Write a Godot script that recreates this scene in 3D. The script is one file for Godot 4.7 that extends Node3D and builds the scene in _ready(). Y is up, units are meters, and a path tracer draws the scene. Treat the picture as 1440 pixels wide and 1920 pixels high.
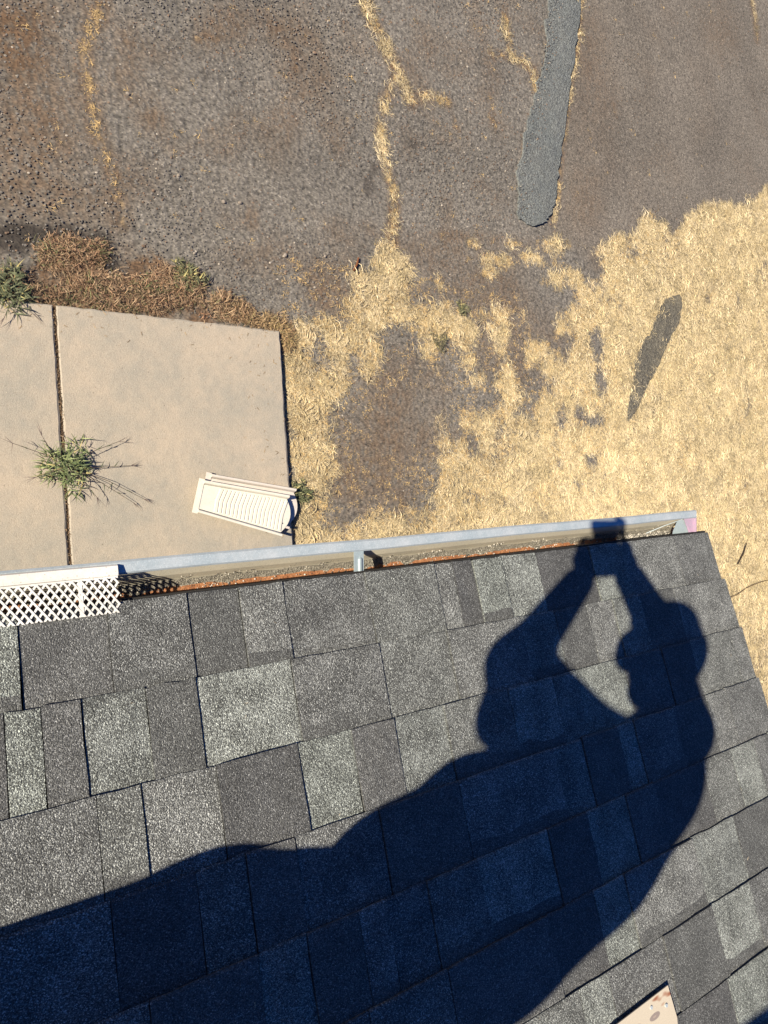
extends Node3D
# A roof edge seen by someone standing on it: shingles, gutter, and the yard 2.9 m below.

# ---- camera: solved from the shingle courses (0.143 m apart), the eave and the slab joints
const EAVE_Y := 2.9
const PITCH := 0.28425853
const COURSE := 0.143
const FOCAL := 1198.771
const EYE := Vector3(-1.82193, 4.03438, -0.12617)
const CAM_RIGHT := Vector3(0.85199, 0.51998, 0.06107)
const CAM_DOWN := Vector3(-0.05367, -0.02911, 0.99813)
const CAM_AHEAD := Vector3(0.52082, -0.85366, 0.00315)
var SUN_WAY := Vector3.ZERO

var rng := RandomNumberGenerator.new()
var M := {}

# ---------------------------------------------------------------- pixels to places
func ray(px: float, py: float) -> Vector3:
	return (CAM_RIGHT * ((px - 720.0) / FOCAL) + CAM_DOWN * ((py - 960.0) / FOCAL) + CAM_AHEAD).normalized()

func on_ground(px: float, py: float, y := 0.0) -> Vector3:
	var d := ray(px, py)
	return EYE + d * ((y - EYE.y) / d.y)

func on_roof(px: float, py: float) -> Vector2:     # (along the eave, up the slope)
	var d := ray(px, py)
	var n := Vector3(0, cos(PITCH), -sin(PITCH))
	var o := EYE - Vector3(0, EAVE_Y, 0)
	var p := o + d * (-(o.dot(n)) / d.dot(n))
	return Vector2(p.x, p.z / cos(PITCH))

func roof_point(u: float, v: float, n: float) -> Vector3:
	return Vector3(u, EAVE_Y + v * sin(PITCH) + n * cos(PITCH), v * cos(PITCH) - n * sin(PITCH))

func g2(px: float, py: float) -> Vector2:
	var p := on_ground(px, py)
	return Vector2(p.x, p.z)

# ---------------------------------------------------------------- building helpers
var taken := {}
func numbered(called: String) -> String:
	if not taken.has(called):
		taken[called] = 0
		return called
	taken[called] += 1
	return "%s_%03d" % [called, taken[called]]

func tag(o: Node, label := "", category := "", group := "", kind := "") -> Node:
	if label != "": o.set_meta("label", label)
	if category != "": o.set_meta("category", category)
	if group != "": o.set_meta("group", group)
	if kind != "": o.set_meta("kind", kind)
	return o

func thing(called: String, at: Vector3, label: String, category: String, group := "") -> Node3D:
	var o := Node3D.new()
	o.name = numbered(called)
	add_child(o)
	o.position = at
	tag(o, label, category, group)
	return o

func put(mesh: Mesh, called: String, mat: Material, parent: Node = self) -> MeshInstance3D:
	var o := MeshInstance3D.new()
	o.name = numbered(called) if parent == self else called
	o.mesh = mesh
	if mat != null: o.material_override = mat
	parent.add_child(o, true)
	return o

func begin() -> SurfaceTool:
	var st := SurfaceTool.new()
	st.begin(Mesh.PRIMITIVE_TRIANGLES)
	st.set_smooth_group(-1)      # flat facets unless a builder says otherwise
	return st

func done(st: SurfaceTool) -> ArrayMesh:
	st.generate_normals()
	return st.commit()

func quad(st: SurfaceTool, a: Vector3, b: Vector3, c: Vector3, d: Vector3) -> void:
	for p: Vector3 in [a, b, c, a, c, d]:
		st.add_vertex(p)

func quad_uv(st: SurfaceTool, a: Vector3, b: Vector3, c: Vector3, d: Vector3, ua: Vector2, ub: Vector2, uc: Vector2, ud: Vector2) -> void:
	st.set_uv(ua); st.add_vertex(a)
	st.set_uv(ub); st.add_vertex(b)
	st.set_uv(uc); st.add_vertex(c)
	st.set_uv(ua); st.add_vertex(a)
	st.set_uv(uc); st.add_vertex(c)
	st.set_uv(ud); st.add_vertex(d)

func box(st: SurfaceTool, at: Vector3, size: Vector3, b := Basis.IDENTITY) -> void:
	var h := size * 0.5
	var p := []
	for i in 8:
		p.append(at + b * Vector3(h.x * (1 if i & 1 else -1), h.y * (1 if i & 2 else -1), h.z * (1 if i & 4 else -1)))
	for f: Array in [[0, 2, 3, 1], [4, 5, 7, 6], [0, 1, 5, 4], [2, 6, 7, 3], [0, 4, 6, 2], [1, 3, 7, 5]]:
		quad(st, p[f[0]], p[f[3]], p[f[2]], p[f[1]])

# a closed outline in the (z, y) plane swept along x
func sweep_x(st: SurfaceTool, pts: PackedVector2Array, x0: float, x1: float, n := 1, wob := 0.0) -> void:
	for s in n:
		var a := lerpf(x0, x1, float(s) / n)
		var b := lerpf(x0, x1, float(s + 1) / n)
		var wa := sin(a * 9.0) * wob + sin(a * 23.0 + 1.0) * wob * 0.5
		var wb := sin(b * 9.0) * wob + sin(b * 23.0 + 1.0) * wob * 0.5
		for i in pts.size():
			var p := pts[i]
			var q := pts[(i + 1) % pts.size()]
			quad(st, Vector3(a, p.y, p.x + wa), Vector3(b, p.y, p.x + wb), Vector3(b, q.y, q.x + wb), Vector3(a, q.y, q.x + wa))
	var t := Geometry2D.triangulate_polygon(pts)
	for x: float in [x0, x1]:
		for i in t:
			st.add_vertex(Vector3(x, pts[i].y, pts[i].x))

func tube(st: SurfaceTool, pts: Array, radii: Array, sides := 5) -> void:
	var rings := []
	for i in pts.size():
		var d: Vector3 = (pts[min(i + 1, pts.size() - 1)] - pts[max(i - 1, 0)])
		d = d.normalized() if d.length() > 1e-6 else Vector3.UP
		var u := d.cross(Vector3(0.3, 0.1, 0.95)).normalized()
		var w := d.cross(u)
		var ring := []
		for k in sides:
			var a := TAU * k / sides
			ring.append(pts[i] + (u * cos(a) + w * sin(a)) * radii[i])
		rings.append(ring)
	for i in rings.size() - 1:
		for k in sides:
			quad(st, rings[i][k], rings[i + 1][k], rings[i + 1][(k + 1) % sides], rings[i][(k + 1) % sides])
	for k in range(1, sides - 1):
		st.add_vertex(rings[0][0]); st.add_vertex(rings[0][k]); st.add_vertex(rings[0][k + 1])
		st.add_vertex(rings[-1][0]); st.add_vertex(rings[-1][k + 1]); st.add_vertex(rings[-1][k])

# ---------------------------------------------------------------- materials
func plain(c: Color, rough := 0.8, metal := 0.0) -> StandardMaterial3D:
	var m := StandardMaterial3D.new()
	m.albedo_color = c
	m.roughness = rough
	m.metallic = metal
	m.cull_mode = BaseMaterial3D.CULL_DISABLED
	return m

func noise_bytes(w: int, h: int, freq: float, noise_seed: int, octaves := 4, kind := FastNoiseLite.TYPE_SIMPLEX_SMOOTH) -> PackedByteArray:
	var n := FastNoiseLite.new()
	n.seed = noise_seed
	n.noise_type = kind
	n.frequency = freq
	n.fractal_octaves = octaves
	if kind == FastNoiseLite.TYPE_CELLULAR:
		n.fractal_type = FastNoiseLite.FRACTAL_NONE
		n.cellular_return_type = FastNoiseLite.RETURN_DISTANCE
	var im := n.get_seamless_image(w, h) if w <= 768 and kind != FastNoiseLite.TYPE_CELLULAR else n.get_image(w, h)
	im.convert(Image.FORMAT_L8)
	return im.get_data()

func tex_of(data: PackedByteArray, w: int, h: int) -> ImageTexture:
	var im := Image.create_from_data(w, h, false, Image.FORMAT_RGB8, data)
	im.generate_mipmaps()
	return ImageTexture.create_from_image(im)

func bump_of(data: PackedByteArray, w: int, h: int, strength: float) -> ImageTexture:
	var im := Image.create_from_data(w, h, false, Image.FORMAT_L8, data)
	im.convert(Image.FORMAT_RF)
	im.bump_map_to_normal_map(strength)
	return ImageTexture.create_from_image(im)

# base colour, patches towards another colour, fine grain and scattered specks; world-mapped, span metres wide
func mottled(a: Color, b: Color, grain: float, speck: Color, specks: float, span: float, noise_seed: int, rough := 0.9, bump := 0.0, size := 384) -> StandardMaterial3D:
	var low := noise_bytes(size, size, 3.0 / size, noise_seed, 5)
	var mid := noise_bytes(size, size, 18.0 / size, noise_seed + 7, 3)
	var data := PackedByteArray()
	data.resize(size * size * 3)
	var hgt := PackedByteArray()
	hgt.resize(size * size)
	var r := RandomNumberGenerator.new()
	r.seed = noise_seed
	for i in size * size:
		var t := clampf((low[i] * 0.65 + mid[i] * 0.35) / 255.0 * 1.7 - 0.35, 0, 1)
		var g := 1.0 + (r.randf() - 0.5) * grain * 2.0
		var c := a.lerp(b, t) * g
		if r.randf() < specks: c = c.lerp(speck, 0.4 + 0.6 * r.randf())
		data[i * 3] = clampi(int(c.r * 255.0), 0, 255)
		data[i * 3 + 1] = clampi(int(c.g * 255.0), 0, 255)
		data[i * 3 + 2] = clampi(int(c.b * 255.0), 0, 255)
		hgt[i] = clampi(int(mid[i] * 0.5 + r.randf() * 110.0), 0, 255)
	var m := StandardMaterial3D.new()
	m.albedo_texture = tex_of(data, size, size)
	m.roughness = rough
	m.cull_mode = BaseMaterial3D.CULL_DISABLED
	m.uv1_triplanar = true
	m.uv1_world_triplanar = true
	m.uv1_scale = Vector3.ONE / span
	if bump > 0.0:
		m.normal_enabled = true
		m.normal_texture = bump_of(hgt, size, size, bump)
		m.normal_scale = 1.0
	return m

# mineral granules: dark ground with light and mid chips
func granules(dark: float, mid: float, light: float, p_mid: float, p_light: float, tint: Color, noise_seed: int, size := 768) -> StandardMaterial3D:
	var low := noise_bytes(size, size, 9.0 / size, noise_seed + 3, 4)
	var data := PackedByteArray()
	data.resize(size * size * 3)
	var hgt := PackedByteArray()
	hgt.resize(size * size)
	var r := RandomNumberGenerator.new()
	r.seed = noise_seed
	var i := 0
	for y in size:
		for x in size:
			var q := r.randf()
			var k := low[i] / 255.0 * 1.0 + 0.5
			var v := dark * (0.45 + 0.95 * r.randf())
			var hh := r.randf() * 120.0
			if q < p_light * k:
				v = light * (0.65 + 0.5 * r.randf())
				hh = 130.0 + r.randf() * 125.0
			elif q < (p_light + p_mid) * k:
				v = mid * (0.75 + 0.5 * r.randf())
				hh = 60.0 + r.randf() * 130.0
			data[i * 3] = clampi(int(v * tint.r * 255.0), 0, 255)
			data[i * 3 + 1] = clampi(int(v * tint.g * 255.0), 0, 255)
			data[i * 3 + 2] = clampi(int(v * tint.b * 255.0), 0, 255)
			hgt[i] = int(clampf(hh, 0, 255))
			i += 1
	var m := StandardMaterial3D.new()
	m.albedo_texture = tex_of(data, size, size)
	m.normal_enabled = true
	m.normal_texture = bump_of(hgt, size, size, 2.2)
	m.normal_scale = 0.8
	m.roughness = 0.85
	m.cull_mode = BaseMaterial3D.CULL_DISABLED
	return m

func make_materials() -> void:
	M.shingle_dark = granules(0.285, 0.38, 0.70, 0.36, 0.075, Color(0.985, 1.0, 1.0), 11)
	M.shingle_mid = granules(0.285, 0.425, 0.80, 0.37, 0.14, Color(0.985, 1.005, 0.995), 12)
	M.shingle_light = granules(0.285, 0.45, 0.80, 0.40, 0.205, Color(0.975, 1.01, 0.985), 13)
	for t: String in ["shingle_dark", "shingle_mid", "shingle_light"]:      # batches differ a little in tone
		for i in 3:
			var v: StandardMaterial3D = M[t].duplicate()
			v.albedo_color = [Color(0.91, 0.91, 0.915), Color(0.955, 0.96, 0.955), Color(1, 1, 1)][i]
			M[t + str(i)] = v
	M.mat_edge = plain(Color(0.09, 0.09, 0.095), 0.9)
	M.deck = plain(Color(0.33, 0.27, 0.2), 0.9)
	M.paint_wall = mottled(Color(0.72, 0.69, 0.62), Color(0.68, 0.64, 0.56), 0.02, Color(0.5, 0.47, 0.42), 0.004, 1.4, 31, 0.8, 0.0, 192)
	M.fascia = mottled(Color(0.42, 0.36, 0.3), Color(0.36, 0.3, 0.25), 0.05, Color(0.2, 0.17, 0.14), 0.01, 0.8, 32, 0.8, 0.0, 192)
	M.zinc = mottled(Color(0.62, 0.67, 0.70), Color(0.70, 0.73, 0.75), 0.06, Color(0.82, 0.84, 0.85), 0.04, 0.3, 41, 0.45, 0.0, 256)
	M.zinc.metallic = 0.15
	M.zinc_inner = mottled(Color(0.80, 0.78, 0.71), Color(0.86, 0.83, 0.75), 0.05, Color(0.6, 0.55, 0.47), 0.03, 0.35, 42, 0.6, 0.0, 256)
	M.zinc_clean = mottled(Color(0.6, 0.655, 0.67), Color(0.55, 0.6, 0.63), 0.03, Color(0.75, 0.78, 0.8), 0.02, 0.2, 43, 0.4, 0.0, 192)
	M.zinc_clean.metallic = 0.1
	M.primer = mottled(Color(0.66, 0.53, 0.64), Color(0.6, 0.56, 0.62), 0.04, Color(0.5, 0.52, 0.56), 0.03, 0.2, 44, 0.6, 0.0, 192)
	M.rust = mottled(Color(0.53, 0.34, 0.22), Color(0.64, 0.46, 0.32), 0.2, Color(0.36, 0.21, 0.13), 0.12, 0.25, 45, 0.95, 3.0, 256)
	M.grit_bed = mottled(Color(0.40, 0.385, 0.35), Color(0.47, 0.45, 0.41), 0.4, Color(0.82, 0.8, 0.74), 0.16, 0.5, 48, 0.95, 4.0, 384)
	M.vinyl = mottled(Color(0.87, 0.865, 0.85), Color(0.8, 0.79, 0.76), 0.03, Color(0.5, 0.47, 0.42), 0.015, 0.35, 49, 0.5, 0.0, 256)
	M.block = mottled(Color(0.80, 0.785, 0.74), Color(0.84, 0.825, 0.785), 0.02, Color(0.58, 0.54, 0.48), 0.008, 0.5, 46, 0.55, 0.0, 192)
	M.block_under = mottled(Color(0.76, 0.73, 0.7), Color(0.8, 0.77, 0.74), 0.02, Color(0.58, 0.53, 0.48), 0.008, 0.5, 47, 0.55, 0.0, 192)
	M.concrete = mottled(Color(0.66, 0.615, 0.555), Color(0.585, 0.565, 0.525), 0.08, Color(0.44, 0.38, 0.31), 0.008, 1.7, 51, 0.92, 1.2, 768)
	M.joint_soil = mottled(Color(0.22, 0.18, 0.14), Color(0.36, 0.27, 0.19), 0.25, Color(0.6, 0.54, 0.46), 0.1, 0.4, 52, 1.0, 3.0, 192)
	M.patch = mottled(Color(0.385, 0.405, 0.41), Color(0.43, 0.44, 0.435), 0.26, Color(0.2, 0.2, 0.19), 0.12, 2.6, 53, 0.95, 5.0, 512)
	M.patch_old = mottled(Color(0.36, 0.35, 0.32), Color(0.44, 0.42, 0.37), 0.28, Color(0.2, 0.18, 0.15), 0.14, 2.2, 55, 0.95, 6.0, 384)
	M.far_ground = mottled(Color(0.40, 0.36, 0.33), Color(0.56, 0.47, 0.33), 0.16, Color(0.6, 0.56, 0.5), 0.02, 6.0, 54, 0.97, 2.0, 512)

# ---------------------------------------------------------------- the yard's map of what grows where
const GX0 := -2.6
const GZ0 := -7.0
const GW := 9.8          # metres
const GCELL := 0.02
const GN := 490
const TEXN := 1568       # texels over GW
var grow := PackedFloat32Array()     # dry grass
var soil := PackedFloat32Array()     # red-brown earth and dead weeds
var dusk := PackedFloat32Array()     # dark damp earth
var even := PackedFloat32Array()     # the smoother lane to the right of the seam
var grow_px := PackedByteArray()

func stamp(map: PackedFloat32Array, px: float, py: float, rx: float, ry: float, value: float, hard := 0.5) -> void:
	var c := g2(px, py)
	var ax := (g2(px + rx, py) - g2(px - rx, py)) * 0.5
	var ay := (g2(px, py + ry) - g2(px, py - ry)) * 0.5
	var inv := Transform2D(ax, ay, c).affine_inverse()
	var reach := Vector2(absf(ax.x) + absf(ay.x), absf(ax.y) + absf(ay.y)) * 1.5
	var i0 := clampi(int((c.x - reach.x - GX0) / GCELL), 0, GN - 1)
	var i1 := clampi(int((c.x + reach.x - GX0) / GCELL), 0, GN - 1)
	var j0 := clampi(int((c.y - reach.y - GZ0) / GCELL), 0, GN - 1)
	var j1 := clampi(int((c.y + reach.y - GZ0) / GCELL), 0, GN - 1)
	for j in range(j0, j1 + 1):
		for i in range(i0, i1 + 1):
			var q := inv * Vector2(GX0 + i * GCELL, GZ0 + j * GCELL)
			var w := clampf((1.35 - q.length()) / hard, 0.0, 1.0)
			if w > 0.0: map[j * GN + i] = clampf(map[j * GN + i] + value * w, 0.0, 1.3)

func stamp_line(map: PackedFloat32Array, pts: Array, width: float, value: float) -> void:
	for k in pts.size() - 1:
		var a := g2(pts[k][0], pts[k][1])
		var b := g2(pts[k + 1][0], pts[k + 1][1])
		var i0 := clampi(int((minf(a.x, b.x) - width - GX0) / GCELL), 0, GN - 1)
		var i1 := clampi(int((maxf(a.x, b.x) + width - GX0) / GCELL) + 1, 0, GN - 1)
		var j0 := clampi(int((minf(a.y, b.y) - width - GZ0) / GCELL), 0, GN - 1)
		var j1 := clampi(int((maxf(a.y, b.y) + width - GZ0) / GCELL) + 1, 0, GN - 1)
		for j in range(j0, j1 + 1):
			for i in range(i0, i1 + 1):
				var p := Vector2(GX0 + i * GCELL, GZ0 + j * GCELL)
				var d := p.distance_to(Geometry2D.get_closest_point_to_segment(p, a, b))
				var w := clampf(1.0 - d / width, 0.0, 1.0)
				map[j * GN + i] = maxf(map[j * GN + i], value * minf(1.0, w * 1.8))

func fill(map: PackedFloat32Array, poly_px: Array, value: float) -> void:
	var poly := PackedVector2Array()
	for p: Array in poly_px: poly.append(g2(p[0], p[1]))
	var n := FastNoiseLite.new()
	n.seed = 5
	n.frequency = 3.5
	n.fractal_octaves = 4
	for j in GN:
		for i in GN:
			var p := Vector2(GX0 + i * GCELL, GZ0 + j * GCELL)
			p += Vector2(n.get_noise_2d(p.x, p.y), n.get_noise_2d(p.x + 40.0, p.y)) * 0.16
			if Geometry2D.is_point_in_polygon(p, poly): map[j * GN + i] = clampf(map[j * GN + i] + value, 0.0, 1.3)

func map_bytes(map: PackedFloat32Array) -> PackedByteArray:
	var b := PackedByteArray()
	b.resize(GN * GN)
	for i in GN * GN: b[i] = int(clampf(map[i], 0.0, 1.0) * 255.0)
	var im := Image.create_from_data(GN, GN, false, Image.FORMAT_L8, b)
	im.resize(GN / 2, GN / 2, Image.INTERPOLATE_BILINEAR)
	im.resize(TEXN, TEXN, Image.INTERPOLATE_CUBIC)
	return im.get_data()

func plan_yard() -> void:
	for m: PackedFloat32Array in [grow, soil, dusk, even]: pass
	grow.resize(GN * GN); soil.resize(GN * GN); dusk.resize(GN * GN); even.resize(GN * GN)
	# the dry lawn, ragged towards the asphalt
	fill(grow, [[1600, 250], [1440, 345], [1405, 375], [1325, 385], [1270, 430], [1205, 425], [1130, 450], [1040, 462], [980, 480], [900, 470], [860, 520], [790, 520], [745, 470], [722, 455], [700, 490], [668, 520], [640, 585], [585, 590], [528, 622], [552, 1030], [800, 1400], [1700, 1500]], 0.84)
	# thin places where asphalt and earth show through
	for b: Array in [[905, 650, 20, 60, .6], [860, 710, 26, 22, .6], [930, 690, 18, 40, .5], [1030, 600, 16, 40, .6], [1065, 640, 14, 40, .5], [985, 770, 30, 24, .6], [955, 830, 14, 30, .5], [850, 800, 22, 30, .5], [800, 700, 18, 40, .5], [1150, 560, 20, 30, .4], [1185, 470, 30, 18, .6], [1060, 470, 30, 16, .6], [1250, 470, 24, 14, .4], [1045, 860, 12, 26, .4], [1020, 930, 20, 20, .35], [900, 930, 26, 20, .4], [665, 690, 20, 40, .5], [1380, 560, 10, 20, .4], [1300, 700, 10, 24, .3], [1395, 760, 14, 30, .3], [1290, 850, 20, 20, .3], [1400, 900, 24, 16, .3], [1345, 640, 8, 18, .35], [1430, 500, 10, 24, .5], [750, 680, 34, 70, 1.0], [700, 885, 66, 70, .9], [790, 850, 34, 60, .7], [640, 790, 26, 60, .6], [690, 770, 40, 50, .6], [640, 950, 40, 50, .8], [740, 800, 60, 60, .9], [735, 745, 50, 40, .8], [842, 675, 18, 40, .7], [905, 748, 36, 26, .9], [968, 640, 14, 52, 1.0], [1008, 605, 22, 34, .9], [1060, 555, 22, 26, .6], [1095, 485, 34, 22, .9], [1118, 520, 22, 22, .6], [955, 535, 44, 34, .9], [1000, 712, 32, 36, .8], [1118, 640, 16, 34, .8], [1125, 715, 14, 34, .8], [1085, 770, 9, 14, 1.], [1112, 786, 18, 12, 1.], [1108, 860, 13, 13, 1.], [1080, 905, 8, 12, .9], [885, 830, 12, 26, .8], [932, 812, 9, 26, .7], [1050, 790, 10, 26, .6], [595, 655, 14, 34, .8], [800, 545, 46, 24, .7], [880, 545, 36, 44, .7], [865, 470, 60, 20, .6], [825, 745, 40, 30, .7], [775, 900, 40, 50, .6], [640, 590, 22, 18, .5], [1000, 550, 34, 24, .6], [1330, 560, 7, 12, .5], [1345, 520, 6, 12, .5], [1010, 500, 40, 16, .6], [920, 860, 10, 22, .5], [1045, 650, 12, 20, .5], [730, 620, 30, 20, .5], [810, 960, 60, 26, .3], [1090, 930, 10, 16, .5], [1160, 430, 40, 14, .6], [1240, 440, 30, 10, .5]]:
		stamp(grow, b[0], b[1], b[2] * 1.12, b[3] * 1.12, -b[4], 1.0)
	for b: Array in [[1262, 575, 14, 20, 1.0], [1240, 615, 18, 26, 1.0], [1218, 665, 18, 28, 1.0], [1200, 715, 11, 26, .9], [1184, 765, 6, 22, .8]]:
		stamp(grow, b[0], b[1], b[2], b[3], -b[4])
	for b: Array in [[740, 760, 170, 200, .16], [900, 620, 130, 140, .16], [1030, 560, 90, 90, .15], [1090, 760, 80, 140, .1], [850, 900, 110, 90, .1], [620, 640, 60, 60, .15]]:
		stamp(grow, b[0], b[1], b[2], b[3], -b[4], 0.9)
	# tufts reaching onto the asphalt
	for b: Array in [[725, 480, 20, 30, .6], [1330, 400, 12, 20, .5], [1220, 410, 8, 20, .4], [1040, 455, 30, 12, .4], [960, 455, 14, 10, .4], [890, 455, 18, 8, .4]]:
		stamp(grow, b[0], b[1], b[2], b[3], b[4])
	# cracks full of straw
	for c: Array in [
			[[[190, -60], [182, 20], [160, 60], [158, 130], [172, 200], [185, 260]], .045, .62], [[[185, 260], [205, 310], [222, 370], [226, 410]], .05, .45],
			[[[670, -60], [690, 20], [718, 78], [745, 130], [768, 185]], .05, .85], [[[768, 185], [800, 172], [842, 190]], .035, .7], [[[742, 140], [716, 200], [712, 250], [726, 320], [740, 370], [736, 420], [726, 470]], .04, .62],
			[[[945, 20], [952, 70], [958, 100], [1000, 128], [1003, 162]], .03, .85], [[[924, 98], [960, 104]], .03, .85],
			[[[920, 180], [925, 230]], .02, .5], [[[850, 215], [858, 240]], .02, .5], [[[365, 72], [375, 66], [405, 72]], .016, .6], [[[545, 110], [555, 130]], .02, .5],
			[[[1090, -20], [1080, 90], [1067, 170], [1057, 240], [1049, 310], [1044, 380], [1034, 415]], .03, .7], [[[982, 250], [978, 330]], .02, .35], [[[1150, 190], [1154, 215]], .02, .4], [[[1412, 0], [1418, 40], [1420, 70]], .05, .5]]:
		stamp_line(grow, c[0], c[1] * 0.72, c[2])
		stamp_line(soil, c[0], c[1] * 1.8, c[2] * .8)
	# the strip of dead weeds along the slab
	fill(soil, [[-160, 470], [30, 500], [90, 455], [150, 450], [190, 470], [205, 505], [245, 485], [290, 480], [330, 505], [385, 530], [395, 570], [470, 578], [545, 596], [548, 640], [530, 640], [524, 622], [103, 572], [-200, 560]], 0.95)
	for b: Array in [[60, 240, 100, 150, .6], [30, 60, 80, 80, .65], [240, 330, 60, 50, .3], [430, 60, 50, 40, .25], [520, 260, 40, 60, .25], [290, 220, 24, 16, .35], [470, 400, 14, 30, .45], [540, 60, 60, 70, .25], [600, 130, 50, 60, .2], [1110, 180, 50, 130, .2], [1095, 380, 40, 60, .3], [1100, 60, 40, 80, .18], [240, 60, 30, 50, .2], [620, 540, 50, 50, .3], [480, 480, 80, 30, .3], [800, 470, 60, 40, .35], [710, 860, 90, 110, .5], [740, 720, 60, 70, .4], [900, 540, 90, 70, .4], [980, 640, 70, 80, .35], [575, 760, 14, 60, .35], [1350, 60, 40, 60, .2], [735, 420, 12, 60, .5], [880, 440, 60, 14, .35]]:
		stamp(soil, b[0], b[1], b[2], b[3], b[4], 1.0)
	for b: Array in [[30, 440, 45, 24, 1.2], [100, 432, 40, 16, 1.2], [175, 442, 32, 12, 1.1], [130, 505, 30, 8, .8], [200, 490, 16, 26, .5], [235, 535, 16, 8, .8], [215, 500, 16, 16, .5], [160, 505, 30, 10, .3], [775, 265, 9, 8, .5], [385, 135, 9, 6, .5], [690, 345, 10, 20, .5], [700, 310, 8, 10, .5], [190, 90, 8, 8, .4], [330, 345, 8, 8, .4]]:
		stamp(dusk, b[0], b[1], b[2], b[3], b[4])
	fill(even, [[1092, -300], [1080, 90], [1065, 170], [1050, 300], [1036, 420], [1000, 470], [1800, 470], [2400, -300]], 1.0)

func build_yard() -> void:
	plan_yard()
	var g := map_bytes(grow)
	var so := map_bytes(soil)
	var du := map_bytes(dusk)
	var ev := map_bytes(even)
	var n_low := noise_bytes(TEXN, TEXN, 0.006, 101, 4)
	var n_mid := noise_bytes(TEXN, TEXN, 0.045, 102, 4)
	var n_red := noise_bytes(TEXN, TEXN, 0.009, 103, 4)
	var streak := Image.create_from_data(TEXN, TEXN / 2, false, Image.FORMAT_L8, noise_bytes(TEXN, TEXN / 2, 0.15, 105, 3))
	streak.resize(TEXN, TEXN, Image.INTERPOLATE_BILINEAR)
	var n_fine := streak.get_data()
	var n_lump := noise_bytes(TEXN, TEXN, 0.22, 104, 1, FastNoiseLite.TYPE_CELLULAR)
	var data := PackedByteArray()
	data.resize(TEXN * TEXN * 3)
	var hgt := PackedByteArray()
	hgt.resize(TEXN * TEXN)
	grow_px.resize(TEXN * TEXN)
	var r := RandomNumberGenerator.new()
	r.seed = 77
	for i in TEXN * TEXN:
		var q := r.randf()
		var lump := n_lump[i] / 255.0
		var nm := n_mid[i] / 255.0
		var e := ev[i] / 255.0
		# asphalt: worn binder, stone tops, pits
		var k := 0.383 + e * 0.005 + (n_low[i] / 255.0 - 0.5) * 0.07 + (q - 0.5) * lerpf(0.22, 0.20, e) + (0.45 - lump) * lerpf(0.19, 0.10, e) + (n_fine[i] / 255.0 - 0.5) * 0.09
		if q > 0.985 - e * 0.02: k += 0.17
		elif q < 0.02 + e * 0.035: k -= 0.15
		var cr := k * 1.03
		var cg := k * 0.985
		var cb := k * 0.925
		var red := clampf((n_red[i] / 255.0 - 0.52) * 2.2, 0, 1) * 0.55 * (1.0 - e * 0.75) * clampf(n_fine[i] / 255.0 * 2.2 - 0.5 + q * 0.4, 0, 1) + e * 0.10
		red = clampf(red + so[i] / 255.0 * clampf(nm * 1.3 + n_fine[i] / 255.0 * 1.5 - 0.75 + q * 0.4, 0, 1.2), 0, 1)
		var s := 0.85 + (q - 0.5) * 0.5
		cr = lerpf(cr, 0.435 * s, red); cg = lerpf(cg, 0.345 * s, red); cb = lerpf(cb, 0.265 * s, red)
		var dk := clampf(du[i] / 255.0 * (0.5 + nm), 0, 1)
		s = 0.8 + q * 0.4
		cr = lerpf(cr, 0.21 * s, dk); cg = lerpf(cg, 0.19 * s, dk); cb = lerpf(cb, 0.175 * s, dk)
		# straw mat
		var gi := g[i] / 255.0
		var w := clampf((gi * 1.4 + ((nm - 0.5) * 1.7 + (n_fine[i] / 255.0 - 0.5) * 2.4) * clampf(gi * 2.6, 0.12, 1.0) - 0.42) * 0.95 + (r.randf() - 0.5) * 0.55 * clampf(gi * 2.0, 0.0, 1.0), 0, 1)
		grow_px[i] = int(w * 255.0)
		var wt := clampf(w * 0.85 * (0.6 + q * 0.6), 0, 1)
		s = 0.82 + (q - 0.5) * 0.45
		cr = lerpf(cr, 0.70 * s, wt); cg = lerpf(cg, 0.60 * s, wt); cb = lerpf(cb, 0.44 * s, wt)
		data[i * 3] = clampi(int(cr * 255.0), 0, 255)
		data[i * 3 + 1] = clampi(int(cg * 255.0), 0, 255)
		data[i * 3 + 2] = clampi(int(cb * 255.0), 0, 255)
		hgt[i] = clampi(int((1.0 - lump) * lerpf(130.0, 70.0, e) + q * 90.0), 0, 255)
	var m := StandardMaterial3D.new()
	m.albedo_texture = tex_of(data, TEXN, TEXN)
	m.normal_enabled = true
	m.normal_texture = bump_of(hgt, TEXN, TEXN, 1.9)
	m.roughness = 0.95
	m.cull_mode = BaseMaterial3D.CULL_DISABLED
	# gently uneven sheet
	var st := begin()
	var cells := 70
	var n := FastNoiseLite.new()
	n.seed = 3
	n.frequency = 0.5
	for j in cells:
		for i in cells:
			var p := []
			var uv := []
			for c: Array in [[0, 0], [1, 0], [1, 1], [0, 1]]:
				var a := float(i + c[0]) / cells
				var b := float(j + c[1]) / cells
				p.append(Vector3(GX0 + a * GW, n.get_noise_2d(a * GW, b * GW) * 0.012 - 0.008, GZ0 + b * GW))
				uv.append(Vector2(a, b))
			quad_uv(st, p[0], p[1], p[2], p[3], uv[0], uv[1], uv[2], uv[3])
	st.generate_normals()
	st.generate_tangents()
	tag(put(st.commit(), "asphalt_yard", m), "weathered cracked asphalt yard with straw-filled cracks", "asphalt", "", "structure")
	var fs := begin()
	quad(fs, Vector3(-220, -0.035, -220), Vector3(220, -0.035, -220), Vector3(220, -0.035, 220), Vector3(-220, -0.035, 220))
	tag(put(done(fs), "ground", M.far_ground), "bare dry ground stretching away round the house", "ground", "", "structure")

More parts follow.
